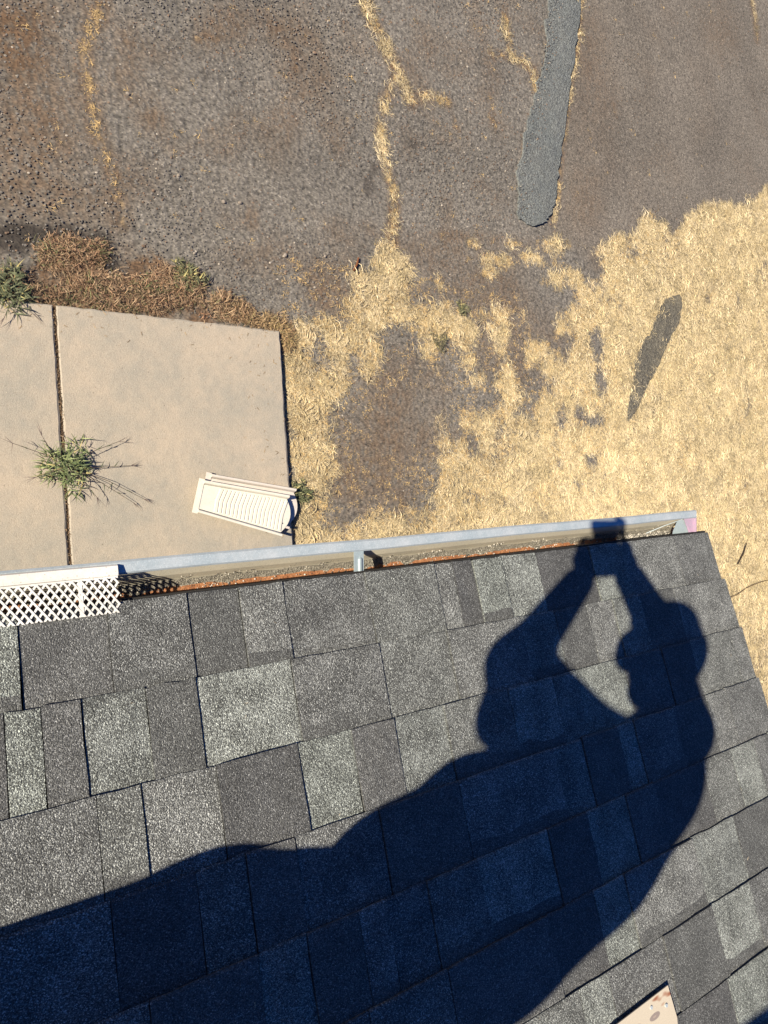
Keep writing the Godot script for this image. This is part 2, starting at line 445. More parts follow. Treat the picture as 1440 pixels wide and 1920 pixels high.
func grow_at(x: float, z: float) -> float:
	var i := int((x - GX0) / GW * TEXN)
	var j := int((z - GZ0) / GW * TEXN)
	if i < 0 or j < 0 or i >= TEXN or j >= TEXN: return 0.0
	return grow_px[j * TEXN + i] / 255.0

func low_at(map: PackedFloat32Array, x: float, z: float) -> float:
	var i := int((x - GX0) / GCELL)
	var j := int((z - GZ0) / GCELL)
	if i < 0 or j < 0 or i >= GN or j >= GN: return 0.0
	return map[j * GN + i]

func on_slab(x: float, z: float, pad := 0.0) -> bool:
	return x < -0.1 + pad and z > -1.41 - pad

# a strip of asphalt repair: pixel pairs down its two sides
func strip(called: String, rows: Array, high: float, label: String, m: Material) -> void:
	var st := begin()
	var n := FastNoiseLite.new()
	n.seed = 21
	n.frequency = 6.0
	var lines := []
	var fine := []
	for k in rows.size() - 1:
		for s in 6:
			var t := s / 6.0
			fine.append([lerpf(rows[k][0], rows[k + 1][0], t), lerpf(rows[k][1], rows[k + 1][1], t), lerpf(rows[k][2], rows[k + 1][2], t), lerpf(rows[k][3], rows[k + 1][3], t)])
	fine.append(rows[-1])
	for f: Array in fine:
		var a := on_ground(f[0], f[1])
		var b := on_ground(f[2], f[3])
		var w := (b - a).length()
		a += Vector3(n.get_noise_2d(a.x * 2.0, a.z * 2.0), 0, n.get_noise_2d(a.z * 2.0, a.x * 2.0)) * minf(0.06, w * 0.16)
		b += Vector3(n.get_noise_2d(b.x * 3.0, b.z * 3.0 + 9.0), 0, 0) * minf(0.035, w * 0.15)
		var line := []
		line.append(a + Vector3(-0.01, -0.03, 0))
		for c in 9:
			var t := c / 8.0
			var p := a.lerp(b, t)
			p.y = high * (0.1 + 0.9 * smoothstep(0.0, 0.8, t)) + n.get_noise_2d(p.x * 3.0, p.z * 3.0) * 0.004 + 0.002
			line.append(p)
		line.append(b + Vector3(0.006, -0.03, 0))
		lines.append(line)
	for k in lines.size() - 1:
		for c in 10:
			quad(st, lines[k][c], lines[k][c + 1], lines[k + 1][c + 1], lines[k + 1][c])
	tag(put(done(st), called, m), label, "asphalt", "", "structure")

# ---------------------------------------------------------------- scattered small stuff
func blade_tuft(n: int, length: float, lift: float, width: float, tuft_seed: int) -> ArrayMesh:
	var r := RandomNumberGenerator.new()
	r.seed = tuft_seed
	var st := begin()
	for i in n:
		var a := r.randf() * TAU
		var d := Vector3(cos(a), 0, sin(a))
		var side := Vector3(-d.z, 0, d.x)
		var o := Vector3(r.randfn(0, 0.026), 0, r.randfn(0, 0.026))
		var L := length * (0.5 + r.randf())
		var up := lift * (0.2 + r.randf() * 1.2)
		var bend := side * r.randfn(0, 0.25) * L
		var w := width * (0.6 + 0.7 * r.randf())
		var tilt := Vector3(0, r.randfn(0, 0.5) * w, 0)
		var p0 := o + Vector3(0, 0.001, 0)
		var p1 := o + d * L * 0.5 + Vector3(0, up * L, 0)
		var p2 := o + d * L + bend + Vector3(0, up * L * (0.9 if r.randf() < 0.5 else 0.3), 0)
		quad(st, p0 - side * w * 0.5, p0 + side * w * 0.5, p1 + side * w * 0.5 + tilt, p1 - side * w * 0.5 - tilt)
		st.add_vertex(p1 - side * w * 0.5 - tilt); st.add_vertex(p1 + side * w * 0.5 + tilt); st.add_vertex(p2)
	return done(st)

func scatter(called: String, mesh: Mesh, spots: Array, colors: PackedColorArray, mat: Material, label: String, category: String, parent: Node = self) -> void:
	var mm := MultiMesh.new()
	mm.transform_format = MultiMesh.TRANSFORM_3D
	mm.use_colors = true
	mm.mesh = mesh
	mm.instance_count = spots.size()
	for i in spots.size():
		mm.set_instance_transform(i, spots[i])
		mm.set_instance_color(i, colors[i])
	var o := MultiMeshInstance3D.new()
	o.name = numbered(called) if parent == self else called
	o.multimesh = mm
	o.material_override = mat
	parent.add_child(o, true)
	if parent == self: tag(o, label, category, "", "stuff")
	else: tag(o, label, "", "", "stuff")

func blade_mat(back := true) -> StandardMaterial3D:
	var m := plain(Color.WHITE, 0.7)
	m.vertex_color_use_as_albedo = true
	if back:
		m.backlight_enabled = true
		m.backlight = Color(0.12, 0.1, 0.05)
	return m

func build_growth() -> void:
	var r := RandomNumberGenerator.new()
	r.seed = 900
	var bm := blade_mat()
	# dry lawn, in three kinds of tuft
	for kind in 3:
		var spots := []
		var cols := PackedColorArray()
		var mesh := blade_tuft([26, 16, 22][kind], [0.032, 0.075, 0.045][kind], [0.16, 0.24, 0.08][kind], [0.0022, 0.0016, 0.002][kind], 40 + kind)
		var want: int = [30000, 12000, 18000][kind]
		var tries := 0
		while spots.size() < want and tries < want * 14:
			tries += 1
			var x := r.randf_range(-0.35, 7.0)
			var z := r.randf_range(-6.9, 2.6)
			if on_slab(x, z, 0.02): continue
			var w := grow_at(x, z)
			if low_at(grow, x, z) > 0.3: w = maxf(w, 0.12 + 0.25 * clampf(low_at(grow, x, z) - 0.4, 0.0, 0.4))
			if low_at(grow, x, z) > 0.3 and w < 0.3 and r.randf() < 0.5: continue
			if r.randf() > pow(w, 1.5): continue
			var s := r.randf_range(0.5, 1.45) * (0.5 + 0.5 * w)
			spots.append(Transform3D(Basis(Vector3.UP, r.randf() * TAU).scaled(Vector3(s, s * r.randf_range(0.6, 1.5), s)), Vector3(x, -0.006, z)))
			var t := r.randf()
			var b := r.randf_range(0.66, 1.22)
			var q := r.randf()
			if q < 0.2: b *= 0.5
			elif q > 0.93: b *= 1.25
			cols.append(Color((0.56 + 0.1 * t) * b, (0.455 + 0.1 * t) * b, (0.255 + 0.12 * t) * b))
		scatter("dry_grass", mesh, spots, cols, bm, ["short sun-bleached straw-coloured grass covering the yard", "longer upright straw-coloured grass stems in the yard", "flattened pale straw lying among the dry grass"][kind], "dry grass")
	# straw in the cracks and loose straw
	var spots2 := []
	var cols2 := PackedColorArray()
	var tries2 := 0
	while spots2.size() < 9000 and tries2 < 500000:
		tries2 += 1
		var x := r.randf_range(-2.4, 5.5)
		var z := r.randf_range(-6.0, 0.25)
		if on_slab(x, z, 0.02) or low_at(grow, x, z) > 0.8: continue
		var w := grow_at(x, z)
		if r.randf() > w * 0.9 + (0.005 if low_at(even, x, z) < 0.5 else 0.0015) + clampf(low_at(grow, x, z), 0, 1) * 0.2 + (0.11 if x > -0.1 and x < 2.4 and z > -1.9 else 0.0): continue
		var s := r.randf_range(0.35, 0.8)
		spots2.append(Transform3D(Basis(Vector3.UP, r.randf() * TAU).scaled(Vector3(s, s * 0.5, s)), Vector3(x, -0.004, z)))
		var b := r.randf_range(0.7, 1.2)
		cols2.append(Color(0.58 * b, 0.41 * b, 0.19 * b))
	scatter("loose_straw", blade_tuft(8, 0.036, 0.15, 0.003, 60), spots2, cols2, bm, "short straw caught in the asphalt cracks", "straw")
	# dead reddish weeds beside the slab
	for kind in 2:
		var spots3 := []
		var cols3 := PackedColorArray()
		var tries3 := 0
		while spots3.size() < [3400, 1300][kind] and tries3 < 300000:
			tries3 += 1
			var x := r.randf_range(-2.6, 0.25)
			var z := r.randf_range(-2.1, 0.3)
			if on_slab(x, z, 0.012): continue
			if low_at(soil, x, z) < 0.8 or low_at(dusk, x, z) > 0.45: continue
			if sin(x * 9.0 + sin(z * 14.0) * 1.5) + sin(z * 17.0 + x * 4.0) < 0.0 + r.randfn(0, 0.5): continue
			var s := r.randf_range(0.4, 1.1)
			spots3.append(Transform3D(Basis(Vector3.UP, r.randf() * TAU).scaled(Vector3(s, s * 0.7, s)), Vector3(x, -0.006, z)))
			var t := r.randf()
			var b := r.randf_range(0.4, 1.0)
			var straw := clampf((x + 0.55) * 2.0, 0.0, 0.85)
			var c := Color(0.36, 0.20, 0.115).lerp(Color(0.48, 0.36, 0.23), t)
			if t > 0.86: c = Color(0.16, 0.17, 0.07)
			c = c.lerp(Color(0.56, 0.4, 0.18), straw * r.randf())
			cols3.append(Color(c.r * b, c.g * b, c.b * b))
		scatter("dead_weeds", blade_tuft(14, [0.034, 0.055][kind], [0.55, 0.7][kind], [0.004, 0.003][kind], 70 + kind), spots3, cols3, bm, ["mat of short reddish brown dead weeds along the concrete slab", "taller wiry reddish brown dead weed stems along the slab"][kind], "dead weeds")
	# stones bedded in the asphalt
	var patch_a := PackedVector2Array()
	for p: Array in [[1075, -300], [1030, 0], [1018, 90], [1003, 170], [990, 240], [978, 310], [971, 370], [975, 402], [990, 418], [1014, 418], [1030, 402], [1040, 372], [1047, 310], [1056, 240], [1064, 170], [1077, 90], [1087, 0], [1128, -300]]: patch_a.append(g2(p[0], p[1]))
	var chip := chip_mesh()
	var spots4 := []
	var cols4 := PackedColorArray()
	while spots4.size() < 62000:
		var x := r.randf_range(-2.5, 7.0)
		var z := r.randf_range(-6.9, -0.2)
		if on_slab(x, z, 0.01): continue
		var e := low_at(even, x, z)
		if r.randf() < e * 0.55: continue
		if grow_at(x, z) > 0.55: continue
		var s := r.randf_range(0.003, 0.0085) * (1.0 - 0.25 * e)
		if r.randf() < 0.012: s *= 1.7
		var bs := Basis(Vector3.UP, r.randf() * TAU).scaled(Vector3(s * r.randf_range(0.8, 1.4), s * r.randf_range(0.2, 0.55), s))
		var on_patch := Geometry2D.is_point_in_polygon(Vector2(x, z), patch_a)
		spots4.append(Transform3D(bs, Vector3(x, 0.0105 if on_patch else -0.007, z)))
		var b := r.randf_range(0.55, 1.35)
		var c := Color(0.14, 0.148, 0.148) if on_patch else Color(0.142, 0.13, 0.118)
		var t := r.randf()
		if t < 0.18: c = Color(0.17, 0.115, 0.08)
		elif t > 0.968: c = Color(0.36, 0.32, 0.27)
		cols4.append(Color(c.r * b, c.g * b, c.b * b))
	scatter("asphalt_stones", chip, spots4, cols4, blade_mat(false), "small worn stones standing out of the asphalt", "stones")

func build_litter() -> void:
	var r := RandomNumberGenerator.new()
	r.seed = 333
	var spots := []
	var cols := PackedColorArray()
	for i in 150:
		var x := -0.12 - absf(r.randfn(0, 0.16))
		var z := r.randf_range(-1.36, 0.1)
		if i % 2 == 0:
			x = r.randf_range(-2.4, -0.12)
			z = -1.37 + absf(r.randfn(0, 0.06))
		var s := r.randf_range(0.25, 0.8)
		spots.append(Transform3D(Basis(Vector3.UP, r.randf() * TAU).scaled(Vector3(s, s * 0.3, s)), Vector3(x, SLAB_Y + 0.001, z)))
		var b := r.randf_range(0.35, 1.1)
		cols.append(Color(0.42 * b, 0.3 * b, 0.17 * b))
	for i in 70:
		var u := r.randf_range(-2.1, -0.03)
		var v := r.randf_range(0.01, 1.3)
		var s := r.randf_range(0.08, 0.3)
		spots.append(Transform3D(Basis(Vector3.RIGHT, -PITCH) * Basis(Vector3.UP, r.randf() * TAU).scaled(Vector3(s, s * 0.3, s)), roof_point(u, v, 0.011)))
		var b := r.randf_range(0.3, 1.1)
		cols.append(Color(0.5 * b, 0.42 * b, 0.3 * b))
	scatter("plant_litter", blade_tuft(2, 0.03, 0.06, 0.003, 61), spots, cols, blade_mat(false), "broken bits of straw on the slab edges and shingles", "litter")

func chip_mesh() -> ArrayMesh:
	var st := begin()
	var r := RandomNumberGenerator.new()
	r.seed = 8
	var top := Vector3(0.1, 1.0, 0.05)
	var ring := []
	var low := []
	for k in 6:
		var a := TAU * k / 6.0
		var q := 0.75 + r.randf() * 0.3
		ring.append(Vector3(cos(a) * q * 0.75, 0.75, sin(a) * q * 0.75))
		low.append(Vector3(cos(a) * q, -0.6, sin(a) * q))
	for k in 6:
		var l := (k + 1) % 6
		st.add_vertex(top); st.add_vertex(ring[k]); st.add_vertex(ring[l])
		quad(st, ring[k], low[k], low[l], ring[l])
	return done(st)

# ---------------------------------------------------------------- slabs
func slab_mesh(x0: float, x1: float, z0: float, z1: float, top: float, skew: float) -> ArrayMesh:
	var st := begin()
	var n := FastNoiseLite.new()
	n.seed = 15
	n.frequency = 5.0
	var ring := []      # outline points, clockwise from above
	var steps := 40
	for i in steps: ring.append(Vector2(lerpf(x0, x1, float(i) / steps), z0 + skew * float(i) / steps))
	for i in steps: ring.append(Vector2(x1, lerpf(z0 + skew, z1, float(i) / steps)))
	for i in steps: ring.append(Vector2(lerpf(x1, x0, float(i) / steps), z1))
	for i in steps: ring.append(Vector2(x0, lerpf(z1, z0, float(i) / steps)))
	var c := Vector2((x0 + x1) * 0.5, (z0 + z1) * 0.5)
	var outer := []
	var inner := []
	for p: Vector2 in ring:
		var j := n.get_noise_2d(p.x * 5.0, p.y * 5.0) * 0.007
		var q := p + (p - c).normalized() * j
		var away := (c - q).normalized() * (0.009 + absf(n.get_noise_2d(p.x * 9.0, p.y * 9.0)) * 0.008)
		outer.append(q)
		inner.append(q + away)
	for i in ring.size():
		var k := (i + 1) % ring.size()
		quad(st, Vector3(inner[i].x, top, inner[i].y), Vector3(inner[k].x, top, inner[k].y), Vector3(outer[k].x, top - 0.006, outer[k].y), Vector3(outer[i].x, top - 0.006, outer[i].y))
		quad(st, Vector3(outer[i].x, top - 0.006, outer[i].y), Vector3(outer[k].x, top - 0.006, outer[k].y), Vector3(outer[k].x, top - 0.12, outer[k].y), Vector3(outer[i].x, top - 0.12, outer[i].y))
		st.add_vertex(Vector3(c.x, top, c.y)); st.add_vertex(Vector3(inner[k].x, top, inner[k].y)); st.add_vertex(Vector3(inner[i].x, top, inner[i].y))
	return done(st)

const SLAB_Y := 0.032
func build_slabs() -> void:
	var o := Node3D.new()
	o.name = numbered("pavement")
	add_child(o)
	tag(o, "beige concrete slabs laid beside the house wall", "pavement", "", "structure")
	var seam := on_ground(116, 800, SLAB_Y)
	var edge := on_ground(536, 800, SLAB_Y)
	var top := on_ground(300, 595, SLAB_Y)
	put(slab_mesh(seam.x + 0.008, edge.x, top.z - 0.012, 0.38, SLAB_Y, 0.022), "slab", M.concrete, o)
	put(slab_mesh(seam.x - 1.42, seam.x - 0.008, top.z - 0.014, 0.38, SLAB_Y, 0.004), "slab", M.concrete, o)
	var st := begin()
	box(st, Vector3(seam.x, -0.03, -0.5), Vector3(0.02, 0.1, 1.74))
	put(done(st), "joint_filling", M.joint_soil, o)
	# debris along the joint
	var spots := []
	var cols := PackedColorArray()
	var r := RandomNumberGenerator.new()
	r.seed = 31
	for i in 420:
		var z := r.randf_range(-1.38, 0.1)
		var s := r.randf_range(0.001, 0.004)
		spots.append(Transform3D(Basis(Vector3.UP, r.randf() * TAU).scaled(Vector3(s * 1.3, s, s)), Vector3(seam.x + r.randfn(0, 0.007), SLAB_Y - 0.008 * r.randf(), z)))
		var b := r.randf_range(0.3, 1.5)
		cols.append(Color(0.22 * b, 0.15 * b, 0.09 * b))
	for i in 260:
		var s := r.randf_range(0.0007, 0.0026)
		spots.append(Transform3D(Basis(Vector3.UP, r.randf() * TAU).scaled(Vector3(s * 1.5, s * 0.6, s)), Vector3(r.randf_range(-2.0, -0.12), SLAB_Y + 0.0005, r.randf_range(-1.36, 0.1))))
		var b := 1.0 if r.randf() < 0.5 else 0.2
		cols.append(Color(0.55 * b, 0.48 * b, 0.38 * b))
	scatter("grit", chip_mesh(), spots, cols, blade_mat(false), "loose grit lying on the concrete slabs and in their joint", "grit")

# ---------------------------------------------------------------- the splash blocks
func splash_block(label: String, back_px: Vector2, front_px: Vector2, y: float, m: Material, ribs: bool) -> void:
	var a := on_ground(back_px.x, back_px.y, y)
	var b := on_ground(front_px.x, front_px.y, y)
	var len := (b - a).length()
	var o := thing("splash_block", a, label, "splash block", "downspout splash blocks on the slab")
	var ax := (b - a).normalized()
	o.basis = Basis(ax, Vector3.UP, ax.cross(Vector3.UP))     # x along the trough, z across
	var w0 := 0.088
	var w1 := 0.128
	var hw := func(x: float) -> float: return lerpf(w0, w1, x / len)
	# floor with a rounded mouth
	var st := begin()
	var segs := 14
	for i in segs:
		var xa := len * i / segs
		var xb := len * (i + 1) / segs
		var bow_a := 0.0
		for j in 10:
			var ta := lerpf(-1, 1, j / 10.0)
			var tb := lerpf(-1, 1, (j + 1) / 10.0)
			var f := func(x: float, t: float) -> Vector3:
				var k := x / len
				return Vector3(x - (0.05 * t * t) * k * k * k, lerpf(0.026, 0.008, k), t * (hw.call(x) - 0.012))
			quad(st, f.call(xa, ta), f.call(xb, ta), f.call(xb, tb), f.call(xa, tb))
	put(done(st), "floor", m, o)
	# lip under the mouth
	st = begin()
	for j in 10:
		var ta := lerpf(-1, 1, j / 10.0)
		var tb := lerpf(-1, 1, (j + 1) / 10.0)
		var pa := Vector3(len - 0.05 * ta * ta, 0.0081, ta * (w1 - 0.012))
		var pb := Vector3(len - 0.05 * tb * tb, 0.0081, tb * (w1 - 0.012))
		quad(st, pa, pb, pb - Vector3(0, 0.008, 0), pa - Vector3(0, 0.008, 0))
	put(done(st), "front_lip", m, o)
	for s: float in [-1.0, 1.0]:
		st = begin()
		var prof := func(x: float) -> Array:
			var w: float = hw.call(x)
			var h := lerpf(0.048, 0.044, x / len)
			return [Vector3(x, 0.006, s * (w - 0.013)), Vector3(x, h - 0.004, s * (w - 0.004)), Vector3(x, h, s * w), Vector3(x, h, s * (w + 0.012)), Vector3(x, h - 0.008, s * (w + 0.0135)), Vector3(x, h - 0.009, s * (w + 0.004)), Vector3(x, 0.002, s * (w - 0.009))]
		for i in segs:
			var pa: Array = prof.call((len - 0.045) * i / segs)
			var pb: Array = prof.call((len - 0.045) * (i + 1) / segs)
			for k in pa.size():
				quad(st, pa[k], pb[k], pb[(k + 1) % pa.size()], pa[(k + 1) % pa.size()])
		for x: float in [0.0, len - 0.045]:
			var pe: Array = prof.call(x)
			for k in range(1, pe.size() - 1):
				st.add_vertex(pe[0]); st.add_vertex(pe[k]); st.add_vertex(pe[k + 1])
		put(done(st), "side_wall", m, o)
	st = begin()
	box(st, Vector3(-0.005, 0.012, 0), Vector3(0.01, 0.023, w0 * 2.0 - 0.004))
	box(st, Vector3(-0.014, 0.0262, 0), Vector3(0.034, 0.005, w0 * 2.0 + 0.04))
	put(done(st), "back_wall", m, o)
	if not ribs: return
	var count := 18
	for i in count:
		var x := lerpf(0.11, len - 0.06, float(i) / (count - 1))
		var k := x / len
		var y0 := lerpf(0.026, 0.008, k)
		var w: float = hw.call(x) - 0.022
		st = begin()
		for s: float in [-1.0, 1.0]:
			var p := Vector3(x - 0.003, y0, 0)
			var q := Vector3(x + (0.011 if s < 0.0 else 0.001), y0, s * w)
			var up := Vector3(0, 0.0045, 0)
			var t := Vector3(0.0085, 0, 0)
			quad(st, p - t + Vector3(-0.004, 0, 0), q - t + Vector3(-0.004, 0, 0), q - t + up, p - t + up)
			quad(st, p - t + up, q - t + up, q + t + up, p + t + up)
			quad(st, p + t + up, q + t + up, q + t + Vector3(0.001, 0, 0), p + t + Vector3(0.001, 0, 0))
			quad(st, q - t + Vector3(-0.004, 0, 0), q + t, q + t + up, q - t + up)
		put(done(st), "rib", m, o)
	st = begin()
	var hole := []
	for k in 8:
		hole.append(Vector3(len - 0.045 + cos(TAU * k / 8) * 0.004, 0.0108, 0.05 + sin(TAU * k / 8) * 0.004))
	for k in range(1, 7):
		st.add_vertex(hole[0]); st.add_vertex(hole[k]); st.add_vertex(hole[k + 1])
	put(done(st), "drain_hole", plain(Color(0.08, 0.07, 0.06)), o)

# ---------------------------------------------------------------- plants
func grass_blade(st: SurfaceTool, p0: Vector3, dir: Vector3, L: float, w: float, droop: float, c: Color) -> void:
	var side := dir.cross(Vector3.UP)
	side = side.normalized() if side.length() > 0.05 else Vector3.RIGHT
	var prev := p0
	var d := dir.normalized()
	for i in 4:
		var nxt := prev + d * L * 0.25
		d = (d + Vector3(0, -droop, 0)).normalized()
		var wa := w * (1.0 - i / 4.2)
		var wb := w * (1.0 - (i + 1) / 4.2)
		st.set_color(c)
		quad(st, prev - side * wa, prev + side * wa, nxt + side * wb, nxt - side * wb)
		prev = nxt

func weed(called: String, at: Vector3, radius: float, blades: int, high: float, stems: Array, tint: Color, tint2: Color, label: String, category: String, plant_seed: int) -> void:
	var r := RandomNumberGenerator.new()
	r.seed = plant_seed
	var o := thing(called, at, label, category)
	var m := blade_mat()
	var st := begin()
	for i in blades:
		var a := r.randf() * TAU
		var q := sqrt(r.randf())
		var out := Vector3(cos(a), 0, sin(a))
		var lobe := 0.72 + 0.22 * sin(a * 3.0 + plant_seed) + 0.16 * sin(a * 5.0 + 1.0)
		var p := out * q * radius * lobe + Vector3(0, high * (1.0 - q * 0.6) * r.randf() * 0.7, 0)
		var d := (out * 0.35 + Vector3(r.randfn(0, 0.9), 0.1 + 0.7 * r.randf(), r.randfn(0, 0.9))).normalized()
		var c := tint.lerp(tint2, r.randf())
		if r.randf() < 0.1: c = Color(0.36, 0.31, 0.13)
		var b := r.randf_range(0.6, 1.35)
		grass_blade(st, p, d, radius * r.randf_range(0.2, 0.5), r.randf_range(0.0026, 0.0055), 0.12 + r.randf() * 0.25, Color(c.r * b, c.g * b, c.b * b))
	put(done(st), "foliage", m, o)
	for s: Array in stems:      # [x, z, rise, kind]
		var tip := Vector3(s[0], s[2], s[1])
		var mid := tip * 0.5 + Vector3(r.randfn(0, 0.012), s[2] * 0.25 + 0.02, r.randfn(0, 0.012))
		var ss := begin()
		tube(ss, [Vector3(0, 0.01, 0), mid * 0.55 + Vector3(0, 0.01, 0), mid, tip], [0.0022, 0.002, 0.0017, 0.0012], 4)
		var stem := put(done(ss), "stem", M.stem, o)
		var hs := begin()
		var d := (tip - mid).normalized()
		for k in 4:
			var e := (d + Vector3(r.randfn(0, 0.33), r.randfn(0, 0.12) - 0.08, r.randfn(0, 0.33))).normalized()
			grass_blade(hs, tip, e, r.randf_range(0.05, 0.09), 0.0016, 0.06, Color(0.12, 0.09, 0.08))
		put(done(hs), "seed_head", m, stem)
		for k in 2:
			var ls := begin()
			var p := mid.lerp(tip, 0.1 + 0.4 * k)
			grass_blade(ls, p, (d + Vector3(r.randfn(0, 0.7), 0.3, r.randfn(0, 0.7))).normalized(), r.randf_range(0.03, 0.06), 0.0035, 0.3, Color(0.09, 0.1, 0.055))
			put(done(ls), "leaf", m, stem)

# ---------------------------------------------------------------- the roof
func shingle_piece(st: SurfaceTool, k: int, u0: float, u1: float, raised: bool, r: RandomNumberGenerator, band: SurfaceTool = null) -> void:
	var nu := maxi(2, int(ceil((u1 - u0) / 0.035)))
	var v0 := k * COURSE
	var lift := 0.003 if raised else 0.0
	var off := Vector2(r.randf() * 3.0, r.randf() * 3.0)
	var skew := r.randfn(0, 0.0008)
	var warp := r.randfn(0, 0.0006)
	var vs := [v0, v0 + 0.004, v0 + 0.06, v0 + 0.117, v0 + COURSE + 0.03]
	var top := []
	var bot := []
	var wl := r.randfn(0, 0.0007)
	var wr := r.randfn(0, 0.0007)
	for i in nu + 1:
		var t := float(i) / nu
		var row := []
		for j in 5:
			var f: float = clampf((vs[j] - v0) / COURSE, 0.0, 1.0)
			var n := lerpf(0.0105, 0.003, f) + lift + warp * sin(t * 5.0 + f * 4.0)
			if j == 0: n -= 0.0012
			var v: float = vs[j]
			if j <= 1: v += skew * (t - 0.5) + r.randfn(0, 0.0007)
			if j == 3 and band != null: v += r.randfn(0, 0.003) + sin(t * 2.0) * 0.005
			var u := lerpf(u0, u1, t)
			if i == 0: u += wl * sin(f * 7.0) + r.randfn(0, 0.0003)
			if i == nu: u += wr * sin(f * 6.0) + r.randfn(0, 0.0003)
			row.append(Vector3(u, v, n))
		top.append(row)
		bot.append(Vector3(row[0].x, row[0].y + 0.0005, 0.0066))
	var P := func(q: Vector3) -> Vector3: return roof_point(q.x, q.y, q.z)
	var T := func(q: Vector3) -> Vector2: return Vector2(q.x, q.y) * 1.25 + off
	for i in nu:
		for j in 4:
			var a: Vector3 = top[i][j]
			var b: Vector3 = top[i + 1][j]
			var c: Vector3 = top[i + 1][j + 1]
			var d: Vector3 = top[i][j + 1]
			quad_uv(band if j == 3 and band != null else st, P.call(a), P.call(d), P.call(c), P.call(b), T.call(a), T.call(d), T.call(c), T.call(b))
		# butt edge
		var e: Vector3 = top[i][0]
		var g: Vector3 = top[i + 1][0]
		quad_uv(st, P.call(e), P.call(g), P.call(bot[i + 1]), P.call(bot[i]), T.call(e), T.call(g), T.call(g) + Vector2(0, 0.004), T.call(e) + Vector2(0, 0.004))
	for side: int in [0, nu]:
		for j in 4:
			var a: Vector3 = top[side][j]
			var d: Vector3 = top[side][j + 1]
			var ab := Vector3(a.x, a.y, lerpf(0.0066, 0.0, clampf((a.y - v0) / COURSE, 0, 1)))
			var db := Vector3(d.x, d.y, lerpf(0.0066, 0.0, clampf((d.y - v0) / COURSE, 0, 1)))
			quad_uv(st, P.call(a), P.call(d), P.call(db), P.call(ab), T.call(a), T.call(d), T.call(d) + Vector2(0.004, 0), T.call(a) + Vector2(0.004, 0))

func finish_shingle(st: SurfaceTool) -> ArrayMesh:
	st.generate_normals()
	st.generate_tangents()
	return st.commit()

